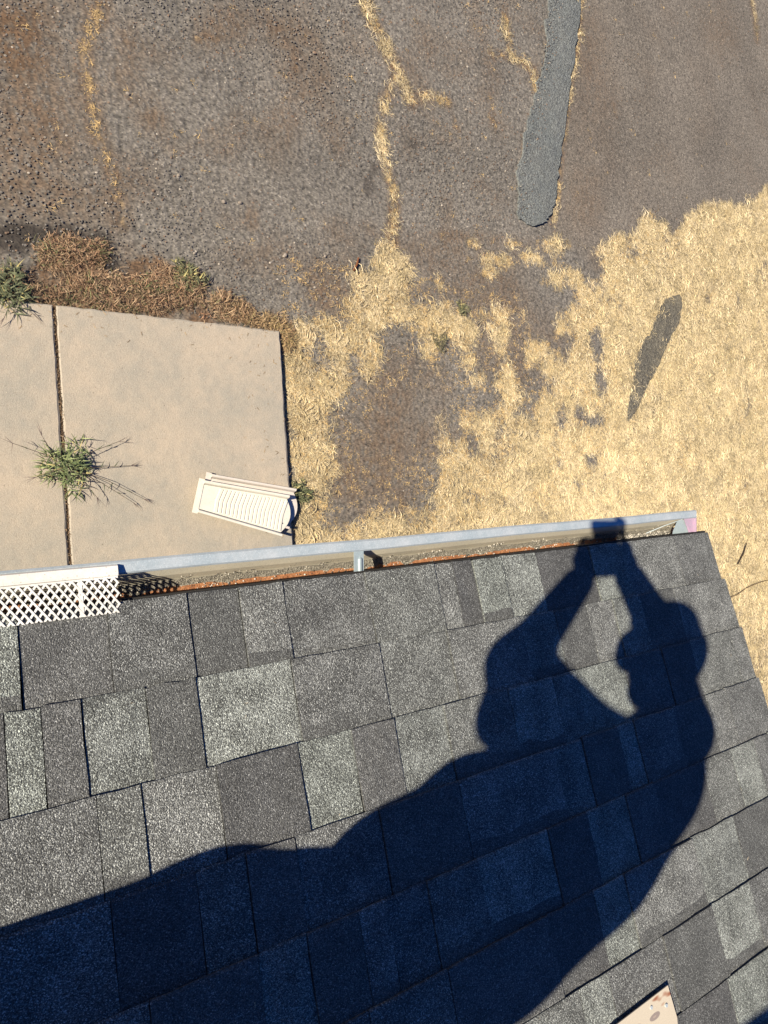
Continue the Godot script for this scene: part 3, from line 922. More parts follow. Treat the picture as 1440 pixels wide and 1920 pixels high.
func build_house() -> void:
	var o := thing("house", Vector3(-4.2, 0, 3.9), "single-storey house under a low grey asphalt shingle roof", "house")
	var shift := Transform3D(Basis.IDENTITY, -o.position)
	var length := 8.4
	var ridge_v := COURSE * 29.0
	var rise := ridge_v * sin(PITCH)
	var run := ridge_v * cos(PITCH)
	# walls and eave boards
	var st := begin()
	var wy := EAVE_Y - 0.12
	var z0 := 0.42
	var z1 := 2.0 * run - 0.42
	for w: Array in [[Vector3(-length * 0.5, wy * 0.5, z0 + 0.07), Vector3(length - 0.7, wy, 0.14)], [Vector3(-length * 0.5, wy * 0.5, z1 - 0.07), Vector3(length - 0.7, wy, 0.14)], [Vector3(-0.42, wy * 0.5, (z0 + z1) * 0.5), Vector3(0.14, wy, z1 - z0 - 0.29)], [Vector3(-length + 0.42, wy * 0.5, (z0 + z1) * 0.5), Vector3(0.14, wy, z1 - z0 - 0.29)]]:
		box(st, shift * w[0], w[1])
	for gx: float in [-0.42, -length + 0.42]:
		for s: float in [-0.07, 0.07]:
			for p: Vector3 in [Vector3(gx + s, wy, z0), Vector3(gx + s, wy, z1), Vector3(gx + s, EAVE_Y + rise - 0.12, run)]:
				st.add_vertex(shift * p)
	put(done(st), "wall", M.paint_wall, o)
	st = begin()
	box(st, shift * Vector3(-length * 0.5, EAVE_Y - 0.1, 0.065), Vector3(length - 0.06, 0.15, 0.022))
	box(st, shift * Vector3(-length * 0.5, EAVE_Y - 0.17, 0.25), Vector3(length - 0.06, 0.012, 0.36))
	put(done(st), "fascia", M.fascia, o)
	st = begin()
	sweep_x(st, PackedVector2Array([Vector2(-0.0050, EAVE_Y - 0.0045), Vector2(-0.0050, EAVE_Y - 0.016), Vector2(-0.0042, EAVE_Y - 0.016), Vector2(-0.0038, EAVE_Y - 0.0055), Vector2(0.05, EAVE_Y - 0.0055), Vector2(0.05, EAVE_Y - 0.0045)]), -length + 0.01, -0.004)
	var drip := put(done(st), "added_drip_edge", plain(Color(0.13, 0.125, 0.12), 0.7), o)  # dark strip added to widen the band of shade under the eave
	drip.position = -o.position
	# deck boards under the shingles: both slopes
	st = begin()
	for s: float in [1.0, -1.0]:
		var a := [Vector3(-length, EAVE_Y, 0.012), Vector3(0, EAVE_Y, 0.012), Vector3(0, EAVE_Y + rise, run), Vector3(-length, EAVE_Y + rise, run)]
		var q := []
		for p: Vector3 in a:
			var t := Vector3(p.x + (-0.012 if p.x > -1 else 0.012), p.y, p.z)
			if s < 0: t.z = 2.0 * run - t.z
			q.append(shift * t)
		var dn := Vector3(0, -0.02, 0)
		var hi := Vector3(0, -0.002, 0)
		quad(st, q[0] + hi, q[1] + hi, q[2] + hi, q[3] + hi)
		quad(st, q[0] + dn, q[1] + dn, q[2] + dn, q[3] + dn)
		for k in 4: quad(st, q[k] + hi, q[(k + 1) % 4] + hi, q[(k + 1) % 4] + dn, q[k] + dn)
	var roof := put(done(st), "roof", M.deck, o)
	# shingles: course by course [pixel x, pixel y of each right-hand boundary, tone, raised]
	var rows := [
		[[37, 1250, "L", 1], [207, 1230, "D", 0], [357, 1195, "M", 1], [455, 1185, "D", 0], [537, 1168, "M", 1], [690, 1135, "M", 0], [823, 1128, "M", 1], [856, 1118, "M", 0], [893, 1112, "D", 0], [947, 1102, "L", 1], [1010, 1085, "L", 0], [1113, 1085, "D", 0], [1174, 1072, "L", 1], [1268, 1047, "M", 0], [1337, 1045, "M", 0]],
		[[12, 1440, "D", 1], [82, 1420, "L", 1], [158, 1400, "D", 1], [280, 1380, "L", 0], [375, 1358, "D", 1], [555, 1325, "L", 0], [718, 1276, "M", 1], [845, 1245, "M", 0], [983, 1218, "M", 1], [1050, 1210, "L", 0], [1108, 1190, "D", 0], [1153, 1170, "M", 0], [1206, 1165, "L", 1], [1270, 1150, "D", 0], [1369, 1130, "M", 0]],
		[[185, 1570, "M", 1], [270, 1550, "M", 1], [412, 1510, "M", 0], [566, 1472, "D", 1], [668, 1450, "L", 0], [745, 1412, "D", 1], [838, 1385, "L", 0], [955, 1335, "M", 1], [1043, 1330, "L", 1], [1086, 1318, "L", 1], [1177, 1295, "L", 0], [1246, 1263, "D", 0], [1298, 1245, "D", 1], [1372, 1220, "M", 0], [1401, 1225, "M", 0]],
		[[215, 1790, "M", 0], [375, 1725, "D", 0], [470, 1700, "M", 0], [564, 1672, "D", 1], [720, 1600, "M", 0], [870, 1545, "D", 1], [1047, 1470, "M", 1], [1100, 1450, "L", 0], [1165, 1420, "D", 1], [1197, 1412, "L", 0], [1270, 1385, "M", 1], [1335, 1365, "D", 0], [1369, 1345, "M", 0], [1430, 1310, "M", 0]],
		[[490, 1870, "D", 1], [573, 1770, "L", 0], [680, 1790, "D", 1], [733, 1765, "M", 1], [813, 1750, "M", 0], [907, 1690, "M", 1], [1040, 1640, "L", 0], [1112, 1600, "D", 1], [1185, 1565, "L", 0], [1236, 1530, "D", 1], [1330, 1500, "D", 0], [1376, 1450, "M", 0], [1422, 1440, "L", 0]],
		[[840, 1855, "M", 1], [1028, 1752, "D", 1], [1128, 1760, "D", 0], [1185, 1725, "L", 0], [1305, 1625, "M", 1], [1385, 1590, "L", 0], [1500, 1560, "D", 0]],
		[[1085, 1880, "M", 0], [1137, 1843, "L", 0], [1247, 1800, "M", 0], [1340, 1745, "D", 1], [1417, 1720, "L", 0], [1540, 1680, "M", 0]],
		[[1245, 1950, "M", 0], [1363, 1860, "D", 0], [1480, 1820, "L", 0]]]
	var r := RandomNumberGenerator.new()
	r.seed = 4242
	var mats := {"D": M.shingle_dark, "M": M.shingle_mid, "L": M.shingle_light}
	var rest := {"D": begin(), "M": begin(), "L": begin()}
	var parts := 0
	for k in 29:
		var list := []         # [u0, u1, tone, raised]
		var at := -length
		var first := 0.0
		var seen := []
		if k < rows.size():
			for b: Array in rows[k]: seen.append([minf(on_roof(b[0], b[1]).x, 0.012), b[2], b[3]])
			first = seen[0][0] - 0.16
		# unseen pieces to the left of the frame
		while at < first - 0.05:
			var nx := minf(at + r.randf_range(0.07, 0.24), first)
			if first - nx < 0.05: nx = first
			list.append([at, nx, ["D", "M", "L", "M"][r.randi() % 4], r.randi() % 2])
			at = nx
		for b: Array in seen:
			if b[0] > at + 0.01:
				list.append([at, b[0], b[1], b[2]])
				at = b[0]
		var rake := 0.004 + r.randf() * 0.008
		while at < rake - 0.02:
			var nx := minf(at + r.randf_range(0.07, 0.24), rake)
			if rake - nx < 0.05: nx = rake
			list.append([at, nx, ["D", "M", "L", "M"][r.randi() % 4], r.randi() % 2])
			at = nx
		for p: Array in list:
			if k < 10 and p[1] > -2.15 and parts < 290:
				var ps := begin()
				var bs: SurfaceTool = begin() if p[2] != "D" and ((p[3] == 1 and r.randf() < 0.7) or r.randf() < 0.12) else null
				shingle_piece(ps, k, p[0] + 0.0007, p[1] - 0.0007, p[3] == 1, r, bs)
				var pm := finish_shingle(ps)
				pm.surface_set_material(0, M[{"D": "shingle_dark", "M": "shingle_mid", "L": "shingle_light"}[p[2]] + str((parts * 7 + k * 3) % 3)])
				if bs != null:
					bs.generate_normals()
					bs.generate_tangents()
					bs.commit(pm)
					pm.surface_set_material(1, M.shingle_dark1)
				var s := put(pm, "shingle", null, roof)
				s.position = -o.position
				parts += 1
			else:
				shingle_piece(rest[p[2]], k, p[0], p[1], p[3] == 1, r)
	var far := ArrayMesh.new()
	for t: String in rest:
		var stt: SurfaceTool = rest[t]
		stt.generate_normals()
		stt.generate_tangents()
		stt.commit(far)
		far.surface_set_material(far.get_surface_count() - 1, mats[t])
	var fo := put(far, "upper_shingles", null, roof)
	fo.position = -o.position
	tag(fo, "", "", "", "stuff")
	# back slope, out of sight
	st = begin()
	box(st, shift * Vector3(-length * 0.5, EAVE_Y + rise * 0.5 + 0.012, run * 1.5), Vector3(length, 0.012, ridge_v), Basis(Vector3.RIGHT, PITCH))
	put(done(st), "back_slope", M.shingle_dark, roof)
	# ridge caps
	for i in 28:
		st = begin()
		var x0 := -length + i * 0.3
		for s: float in [-1.0, 1.0]:
			var a := Vector3(x0, EAVE_Y + rise + 0.014, run)
			var d := Vector3(0, -sin(PITCH), -s * cos(PITCH)) * 0.15
			quad(st, shift * a, shift * (a + Vector3(0.31, 0.006, 0)), shift * (a + Vector3(0.31, 0.006, 0) + d), shift * (a + d))
		put(done(st), "ridge_cap", M.shingle_mid, roof)

# pale rusted sheet showing where shingles are missing
func build_flashing() -> void:
	var px := [[1239, 1843], [1258, 1903], [1262, 1935], [1120, 1990], [1090, 1960], [1140, 1918]]
	var o := thing("metal_flashing", roof_point(on_roof(1210, 1890).x, on_roof(1210, 1890).y, 0.0), "pale rust-stained metal sheet patch lying on the shingles", "flashing")
	var size := 256
	var low := noise_bytes(size, size, 2.2 / size, 71, 3)
	var data := PackedByteArray()
	data.resize(size * size * 3)
	var r := RandomNumberGenerator.new()
	r.seed = 71
	for i in size * size:
		var x := (i % size) / float(size)
		var y := (i / size) / float(size)
		var t := clampf((low[i] / 255.0 - 0.74 + clampf(0.42 - x, 0, 1) * 0.9) * 6.0, 0, 1)
		var c := Color(0.74, 0.70, 0.63).lerp(Color(0.55, 0.36, 0.27), t)
		for h: Vector2 in [Vector2(0.52, 0.36), Vector2(0.75, 0.38)]:
			var dd := Vector2(x, y).distance_to(h)
			if dd < 0.055 + low[i] / 255.0 * 0.03: c = c.lerp(Color(0.48, 0.43, 0.42), 0.75)
			if dd < 0.02: c = Color(0.62, 0.56, 0.52)
		c *= 0.95 + r.randf() * 0.1
		data[i * 3] = clampi(int(c.r * 255), 0, 255); data[i * 3 + 1] = clampi(int(c.g * 255), 0, 255); data[i * 3 + 2] = clampi(int(c.b * 255), 0, 255)
	var m := plain(Color.WHITE, 0.6)
	m.albedo_texture = tex_of(data, size, size)
	var poly := []
	var lo := Vector2(9, 9)
	var hi := Vector2(-9, -9)
	for p: Array in px:
		var q := on_roof(p[0], p[1])
		poly.append(q)
		lo = lo.min(q); hi = hi.max(q)
	var pc := PackedVector2Array(poly)
	var tri := Geometry2D.triangulate_polygon(pc)
	var st := begin()
	var nn := func(q: Vector2) -> float: return 0.0175 - 0.004 * (q.y - lo.y) / (hi.y - lo.y)
	for layer in 2:
		for i in tri:
			st.set_uv((pc[i] - lo) / (hi - lo))
			st.add_vertex(roof_point(pc[i].x, pc[i].y, nn.call(pc[i]) - layer * 0.0015) - o.position)
	for i in pc.size():
		var a := pc[i]
		var b := pc[(i + 1) % pc.size()]
		var pa := roof_point(a.x, a.y, nn.call(a)) - o.position
		var pb := roof_point(b.x, b.y, nn.call(b)) - o.position
		var dn := Vector3(0, -0.0015, 0)
		quad_uv(st, pa, pb, pb + dn, pa + dn, Vector2(.9, .9), Vector2(.9, .9), Vector2(.9, .9), Vector2(.9, .9))
	put(done(st), "sheet", m, o)
	for p: Array in [[1208, 1884], [1236, 1880]]:
		var q := on_roof(p[0], p[1])
		var ns := begin()
		tube(ns, [roof_point(q.x, q.y, 0.016) - o.position, roof_point(q.x, q.y, 0.0185) - o.position], [0.004, 0.0034], 8)
		put(done(ns), "nail", M.zinc, o)

# ---------------------------------------------------------------- gutter
func build_gutter() -> void:
	var end_x := -0.048
	var o := thing("gutter", Vector3(-2.0, EAVE_Y - 0.09, 0.0), "galvanised metal gutter along the eave holding grit and rust", "gutter")
	var b := Vector3(-o.position.x, EAVE_Y - o.position.y, 0)
	var x0 := -8.3 + 2.0
	var x1 := end_x + 2.0
	var yb := 0.09       # eave level above the node
	# rolled front lip
	var st := begin()
	sweep_x(st, PackedVector2Array([Vector2(-0.069, yb - 0.016), Vector2(-0.0695, yb - 0.004), Vector2(-0.066, yb), Vector2(-0.049, yb - 0.001), Vector2(-0.046, yb - 0.004), Vector2(-0.0475, yb - 0.013), Vector2(-0.06, yb - 0.017)]), x0, x1, 90, 0.0008)
	put(done(st), "front_lip", M.zinc, o)
	# trough
	st = begin()
	var prof := [Vector2(-0.0485, yb - 0.0135), Vector2(-0.05, yb - 0.02), Vector2(-0.044, yb - 0.03), Vector2(-0.0325, yb - 0.05), Vector2(-0.0235, yb - 0.074), Vector2(-0.0185, yb - 0.084), Vector2(0.047, yb - 0.086), Vector2(0.051, yb - 0.03)]
	for s in 60:
		var a := lerpf(x0, x1, s / 60.0)
		var c := lerpf(x0, x1, (s + 1) / 60.0)
		var wa := sin(a * 9.0) * 0.0008
		var wc := sin(c * 9.0) * 0.0008
		for i in prof.size() - 1:
			var p: Vector2 = prof[i]
			var q: Vector2 = prof[i + 1]
			quad(st, Vector3(a, p.y, p.x + wa), Vector3(c, p.y, p.x + wc), Vector3(c, q.y, q.x + wc), Vector3(a, q.y, q.x + wa))
			quad(st, Vector3(a, p.y - 0.0012, p.x + wa - 0.0008), Vector3(c, p.y - 0.0012, p.x + wc - 0.0008), Vector3(c, q.y - 0.0012, q.x + wc - 0.0008), Vector3(a, q.y - 0.0012, q.x + wa - 0.0008))
	put(done(st), "trough", M.zinc_inner, o)
	# end cap: a plate with a folded corner, primer pink at the seam
	st = begin()
	var cap := PackedVector2Array([Vector2(-0.068, yb - 0.002), Vector2(-0.068, yb - 0.02), Vector2(-0.045, yb - 0.035), Vector2(-0.02, yb - 0.075), Vector2(-0.013, yb - 0.088), Vector2(0.05, yb - 0.088), Vector2(0.05, yb - 0.02), Vector2(0.0, yb - 0.006)])
	sweep_x(st, cap, x1, x1 + 0.003)
	put(done(st), "end_cap", M.primer, o)
	st = begin()
	quad(st, Vector3(x1 - 0.075, yb - 0.03, -0.012), Vector3(x1 - 0.06, yb - 0.024, -0.042), Vector3(x1 - 0.002, yb - 0.014, -0.047), Vector3(x1 - 0.002, yb - 0.02, 0.01))
	quad(st, Vector3(x1 - 0.075, yb - 0.03, -0.012), Vector3(x1 - 0.002, yb - 0.02, 0.01), Vector3(x1 - 0.004, yb - 0.024, 0.03), Vector3(x1 - 0.085, yb - 0.034, 0.03))
	put(done(st), "corner_plate", M.zinc_clean, o)
	st = begin()
	quad(st, Vector3(x1 - 0.04, yb - 0.016, -0.046), Vector3(x1 - 0.001, yb - 0.0115, -0.047), Vector3(x1 - 0.001, yb - 0.0165, 0.008), Vector3(x1 - 0.012, yb - 0.0195, 0.004))
	put(done(st), "primer_patch", M.primer, o)
	# sealant streak by the plate
	st = begin()
	tube(st, [Vector3(x1 - 0.13, yb - 0.08, -0.01), Vector3(x1 - 0.09, yb - 0.045, -0.03), Vector3(x1 - 0.045, yb - 0.018, -0.045)], [0.0016, 0.0013, 0.001], 6)
	put(done(st), "sealant_bead", M.zinc, o)
	# hanger strap with a raised channel
	var hx := on_ground(674, 1030, EAVE_Y).x + 2.0
	var hanger := Node3D.new()
	hanger.name = "hanger"
	o.add_child(hanger)
	st = begin()
	sweep_x(st, PackedVector2Array([Vector2(-0.052, yb - 0.0055), Vector2(-0.052, yb - 0.003), Vector2(0.03, yb - 0.012), Vector2(0.03, yb - 0.0145)]), hx - 0.0105, hx + 0.0115)
	put(done(st), "strap", M.zinc_clean, hanger)
	st = begin()
	var cs := []
	for k in 7:
		var a := PI * k / 6.0
		cs.append(Vector2(cos(a) * 0.0052, sin(a) * 0.004))
	for k in 6:
		for seg: Array in [[-0.034, -0.03, 0.2, 1.0], [-0.03, 0.028, 1.0, 1.0]]:
			var f := func(z: float, q: Vector2, s: float) -> Vector3: return Vector3(hx + 0.003 + q.x * s, yb - 0.0031 - (z + 0.052) * 0.1098 + q.y * s - 0.0004, z)
			quad(st, f.call(seg[0], cs[k], seg[2]), f.call(seg[1], cs[k], seg[3]), f.call(seg[1], cs[k + 1], seg[3]), f.call(seg[0], cs[k + 1], seg[2]))
	put(done(st), "rib", M.zinc_clean, hanger)
	# bed of fine grit on the trough's bottom
	var gn := FastNoiseLite.new()
	gn.seed = 66
	gn.frequency = 12.0
	st = begin()
	for s in 300:
		var lines := []
		for e in 2:
			var x := lerpf(x0 + 4.0, x1 - 0.004, float(s + e) / 300.0)
			var edge := -0.0210 + gn.get_noise_1d(x) * 0.003
			var line := []
			for j in 6:
				var z := lerpf(0.045, edge, j / 5.0)
				line.append(Vector3(x, yb - 0.0828 + gn.get_noise_2d(x * 4.0, z * 70.0) * 0.0012 + (0.0075 if j == 5 else 0.0), z))
			lines.append(line)
		for j in 5: quad(st, lines[0][j], lines[1][j], lines[1][j + 1], lines[0][j + 1])
	tag(put(done(st), "grit_bed", M.grit_bed, o), "bed of grey grit along the gutter bottom")
	# rusty silt along the back of the trough
	var n := FastNoiseLite.new()
	n.seed = 61
	n.frequency = 7.0
	st = begin()
	var cols := 260
	for s in cols:
		var xs := [lerpf(x0 + 4.0, x1 - 0.26, float(s) / cols), lerpf(x0 + 4.0, x1 - 0.26, float(s + 1) / cols)]
		var g := []
		for x: float in xs:
			var w := 0.0195 + n.get_noise_1d(x) * 0.018 + n.get_noise_1d(x * 4.0) * 0.006
			var line := []
			for j in 5:
				var t := j / 4.0
				var z := lerpf(0.03, 0.005 - w, t)
				line.append(Vector3(x, yb - 0.0785 - t * t * 0.006 + n.get_noise_2d(x * 5.0, z * 60.0) * 0.0015, z))
			g.append(line)
		for j in 4: quad(st, g[0][j], g[1][j], g[1][j + 1], g[0][j + 1])
	tag(put(done(st), "rust_silt", M.rust, o), "orange rusty silt in the bottom of the gutter")
	# washed-off granules
	var spots := []
	var colors := PackedColorArray()
	var r := RandomNumberGenerator.new()
	r.seed = 62
	for i in 30000:
		var x := r.randf_range(x0 + 4.2, x1 - 0.02)
		var z := 0.012 - absf(r.randfn(0, 0.018))
		if z < -0.036: continue
		var y := yb - 0.0845
		y += 0.002
		if z < -0.0185: y = yb - 0.082 + (-0.0185 - z) * 1.8
		if z < -0.020 and n.get_noise_1d(x * 2.0 + 30.0) < 0.05: continue
		var w := 0.0195 + n.get_noise_1d(x) * 0.018 + n.get_noise_1d(x * 4.0) * 0.006
		if z > 0.003 - w and r.randf() < 0.9 and x < x1 - 0.26: continue
		var s := r.randf_range(0.0009, 0.0019)
		spots.append(Transform3D(Basis(Vector3(r.randf(), r.randf(), r.randf()).normalized(), r.randf() * TAU).scaled(Vector3(s, s, s)), Vector3(x, y + r.randf() * 0.003, z)))
		var q := r.randf()
		var v := 0.05 + r.randf() * 0.07
		if q > 0.6: v = 0.3 + r.randf() * 0.35
		colors.append(Color(v * 1.06, v * 1.0, v * 0.9))
	scatter("granules", chip_mesh(), spots, colors, blade_mat(false), "grey shingle granules washed into the gutter", "", o)

func build_guard() -> void:
	var right := on_ground(219, 1060, EAVE_Y).x
	var left := right - 0.92
	var o := thing("gutter_guard", Vector3(right, EAVE_Y, 0), "white plastic lattice gutter guard lying over the gutter", "gutter guard")
	var z_lip := -0.064
	var z_in := -0.046
	var z_back := 0.014
	var y_at := func(z: float) -> float: return lerpf(0.0075, 0.016, (z - z_lip) / (z_back - z_lip))
	var st := begin()
	var L := right - left
	sweep_x(st, PackedVector2Array([Vector2(z_lip, 0.0025), Vector2(z_lip + 0.002, 0.0085), Vector2(z_in - 0.004, 0.0105), Vector2(z_in, 0.0095), Vector2(z_in, 0.0065), Vector2(z_lip + 0.004, 0.0045)]), -L, 0.0, 12, 0.0004)
	put(done(st), "flange", M.vinyl, o)
	st = begin()
	sweep_x(st, PackedVector2Array([Vector2(z_in + 0.0005, 0.007), Vector2(z_in + 0.0005, 0.0092), Vector2(z_in + 0.004, 0.0105), Vector2(z_in + 0.004, 0.0082)]), -L, -0.001, 1)
	put(done(st), "border", M.vinyl, o)
	# diamond lattice: two families of flat bars
	st = begin()
	var za := z_in + 0.003
	var pitch := 0.0123
	var slope := 0.72
	var count := int(L / pitch) + 10
	for fam: float in [-1.0, 1.0]:
		for i in count:
			var xa := -L - 0.06 + i * pitch
			var xb := xa + fam * (z_back - za) * slope
			var ta := 0.0
			var tb := 1.0
			for edge: float in [-L, -0.0016]:      # cut the bars at the two ends of the sheet
				var tc := (edge - xa) / (xb - xa)
				if (edge == -L) == (xa < xb): ta = maxf(ta, tc)
				else: tb = minf(tb, tc)
			if tb - ta < 0.02: continue
			var zb0 := lerpf(za, z_back, ta)
			var zb1 := lerpf(za, z_back, tb)
			var x_b0 := lerpf(xa, xb, ta)
			var x_b1 := lerpf(xa, xb, tb)
			var lift := 0.0006 * fam
			var w := 0.0019
			var p := Vector3(x_b0, y_at.call(zb0) + lift, zb0)
			var q := Vector3(x_b1, y_at.call(zb1) + lift, zb1)
			var sd := Vector3(w, 0, 0)
			var up := Vector3(0, 0.0019, 0)
			quad(st, p - sd + up, p + sd + up, q + sd + up, q - sd + up)
			quad(st, p - sd, p + sd, q + sd, q - sd)
			quad(st, p - sd, p - sd + up, q - sd + up, q - sd)
			quad(st, p + sd, p + sd + up, q + sd + up, q + sd)
	for xx: float in [-0.058, -0.45, -0.8]:
		box(st, Vector3(xx, y_at.call((za + z_back) * 0.5) + 0.0009, (za + z_back) * 0.5), Vector3(0.006, 0.0026, z_back - za), Basis(Vector3.RIGHT, -0.105))
	put(done(st), "lattice", M.vinyl, o)

# ---------------------------------------------------------------- the photographer
# field of rounded bones joined smoothly, meshed as surface nets
func flesh(bones: Array, cell: float, k: float) -> ArrayMesh:
	var lo := Vector3.ONE * 1e9
	var hi := -lo
	for b: Array in bones:
		var m := maxf(b[2], b[3]) + 0.03 + k
		for e: Vector3 in [b[0], b[1]]:
			lo = lo.min(e - Vector3.ONE * m)
			hi = hi.max(e + Vector3.ONE * m)
	var nx := int((hi.x - lo.x) / cell) + 2
	var ny := int((hi.y - lo.y) / cell) + 2
	var nz := int((hi.z - lo.z) / cell) + 2
	var f := PackedFloat32Array()
	f.resize(nx * ny * nz)
	f.fill(0.25)
	for b: Array in bones:
		var A: Vector3 = b[0]
		var D: Vector3 = b[1] - b[0]
		var ra: float = b[2]
		var dr: float = b[3] - b[2]
		var l2 := maxf(D.length_squared(), 1e-9)
		var m := maxf(b[2], b[3]) + cell * 2.0 + k
		var p0: Vector3 = (A.min(b[1]) - Vector3.ONE * m - lo) / cell
		var p1: Vector3 = (A.max(b[1]) + Vector3.ONE * m - lo) / cell
		for z in range(maxi(0, int(p0.z)), mini(nz - 1, int(p1.z) + 1) + 1):
			for y in range(maxi(0, int(p0.y)), mini(ny - 1, int(p1.y) + 1) + 1):
				var at := (z * ny + y) * nx
				for x in range(maxi(0, int(p0.x)), mini(nx - 1, int(p1.x) + 1) + 1):
					var q := lo + Vector3(x, y, z) * cell - A
					var t := clampf(q.dot(D) / l2, 0.0, 1.0)
					var d := (q - D * t).length() - ra - dr * t
					var o := f[at + x]
					var h := maxf(k - absf(o - d), 0.0) / k
					f[at + x] = minf(o, d) - h * h * k * 0.25
	var ids := {}
	var verts := PackedVector3Array()
	var index := PackedInt32Array()
	var step := [1, nx, nx * ny]
	for z in nz - 1:
		for y in ny - 1:
			for x in nx - 1:
				var i := (z * ny + y) * nx + x
				var inside := 0
				var v := [f[i], f[i + 1], f[i + nx], f[i + nx + 1], f[i + nx * ny], f[i + nx * ny + 1], f[i + nx * ny + nx], f[i + nx * ny + nx + 1]]
				for c in 8:
					if v[c] < 0.0: inside += 1
				if inside == 0 or inside == 8: continue
				var sum := Vector3.ZERO
				var n := 0
				for e: Array in [[0, 1], [2, 3], [4, 5], [6, 7], [0, 2], [1, 3], [4, 6], [5, 7], [0, 4], [1, 5], [2, 6], [3, 7]]:
					var a: float = v[e[0]]
					var b: float = v[e[1]]
					if (a < 0.0) != (b < 0.0):
						var t := a / (a - b)
						var ca := Vector3(e[0] & 1, (e[0] >> 1) & 1, e[0] >> 2)
						var cb := Vector3(e[1] & 1, (e[1] >> 1) & 1, e[1] >> 2)
						sum += ca.lerp(cb, t)
						n += 1
				ids[i] = verts.size()
				verts.append(lo + (Vector3(x, y, z) + sum / n) * cell)
	for i: int in ids:
		for a in 3:
			var s0: int = step[a]
			var s1: int = step[(a + 1) % 3]
			var s2: int = step[(a + 2) % 3]
			if i + s0 >= f.size(): continue
			var u := f[i] < 0.0
			if u == (f[i + s0] < 0.0): continue
			if not (ids.has(i - s1) and ids.has(i - s2) and ids.has(i - s1 - s2)): continue
			var q := [ids[i], ids[i - s1], ids[i - s1 - s2], ids[i - s2]]
			if not u: q = [q[0], q[3], q[2], q[1]]
			index.append_array([q[0], q[1], q[2], q[0], q[2], q[3]])
	var st := begin()
	st.set_smooth_group(0)
	for p in verts: st.add_vertex(p)
	for i in index: st.add_index(i)
	st.generate_normals()
	return st.commit()

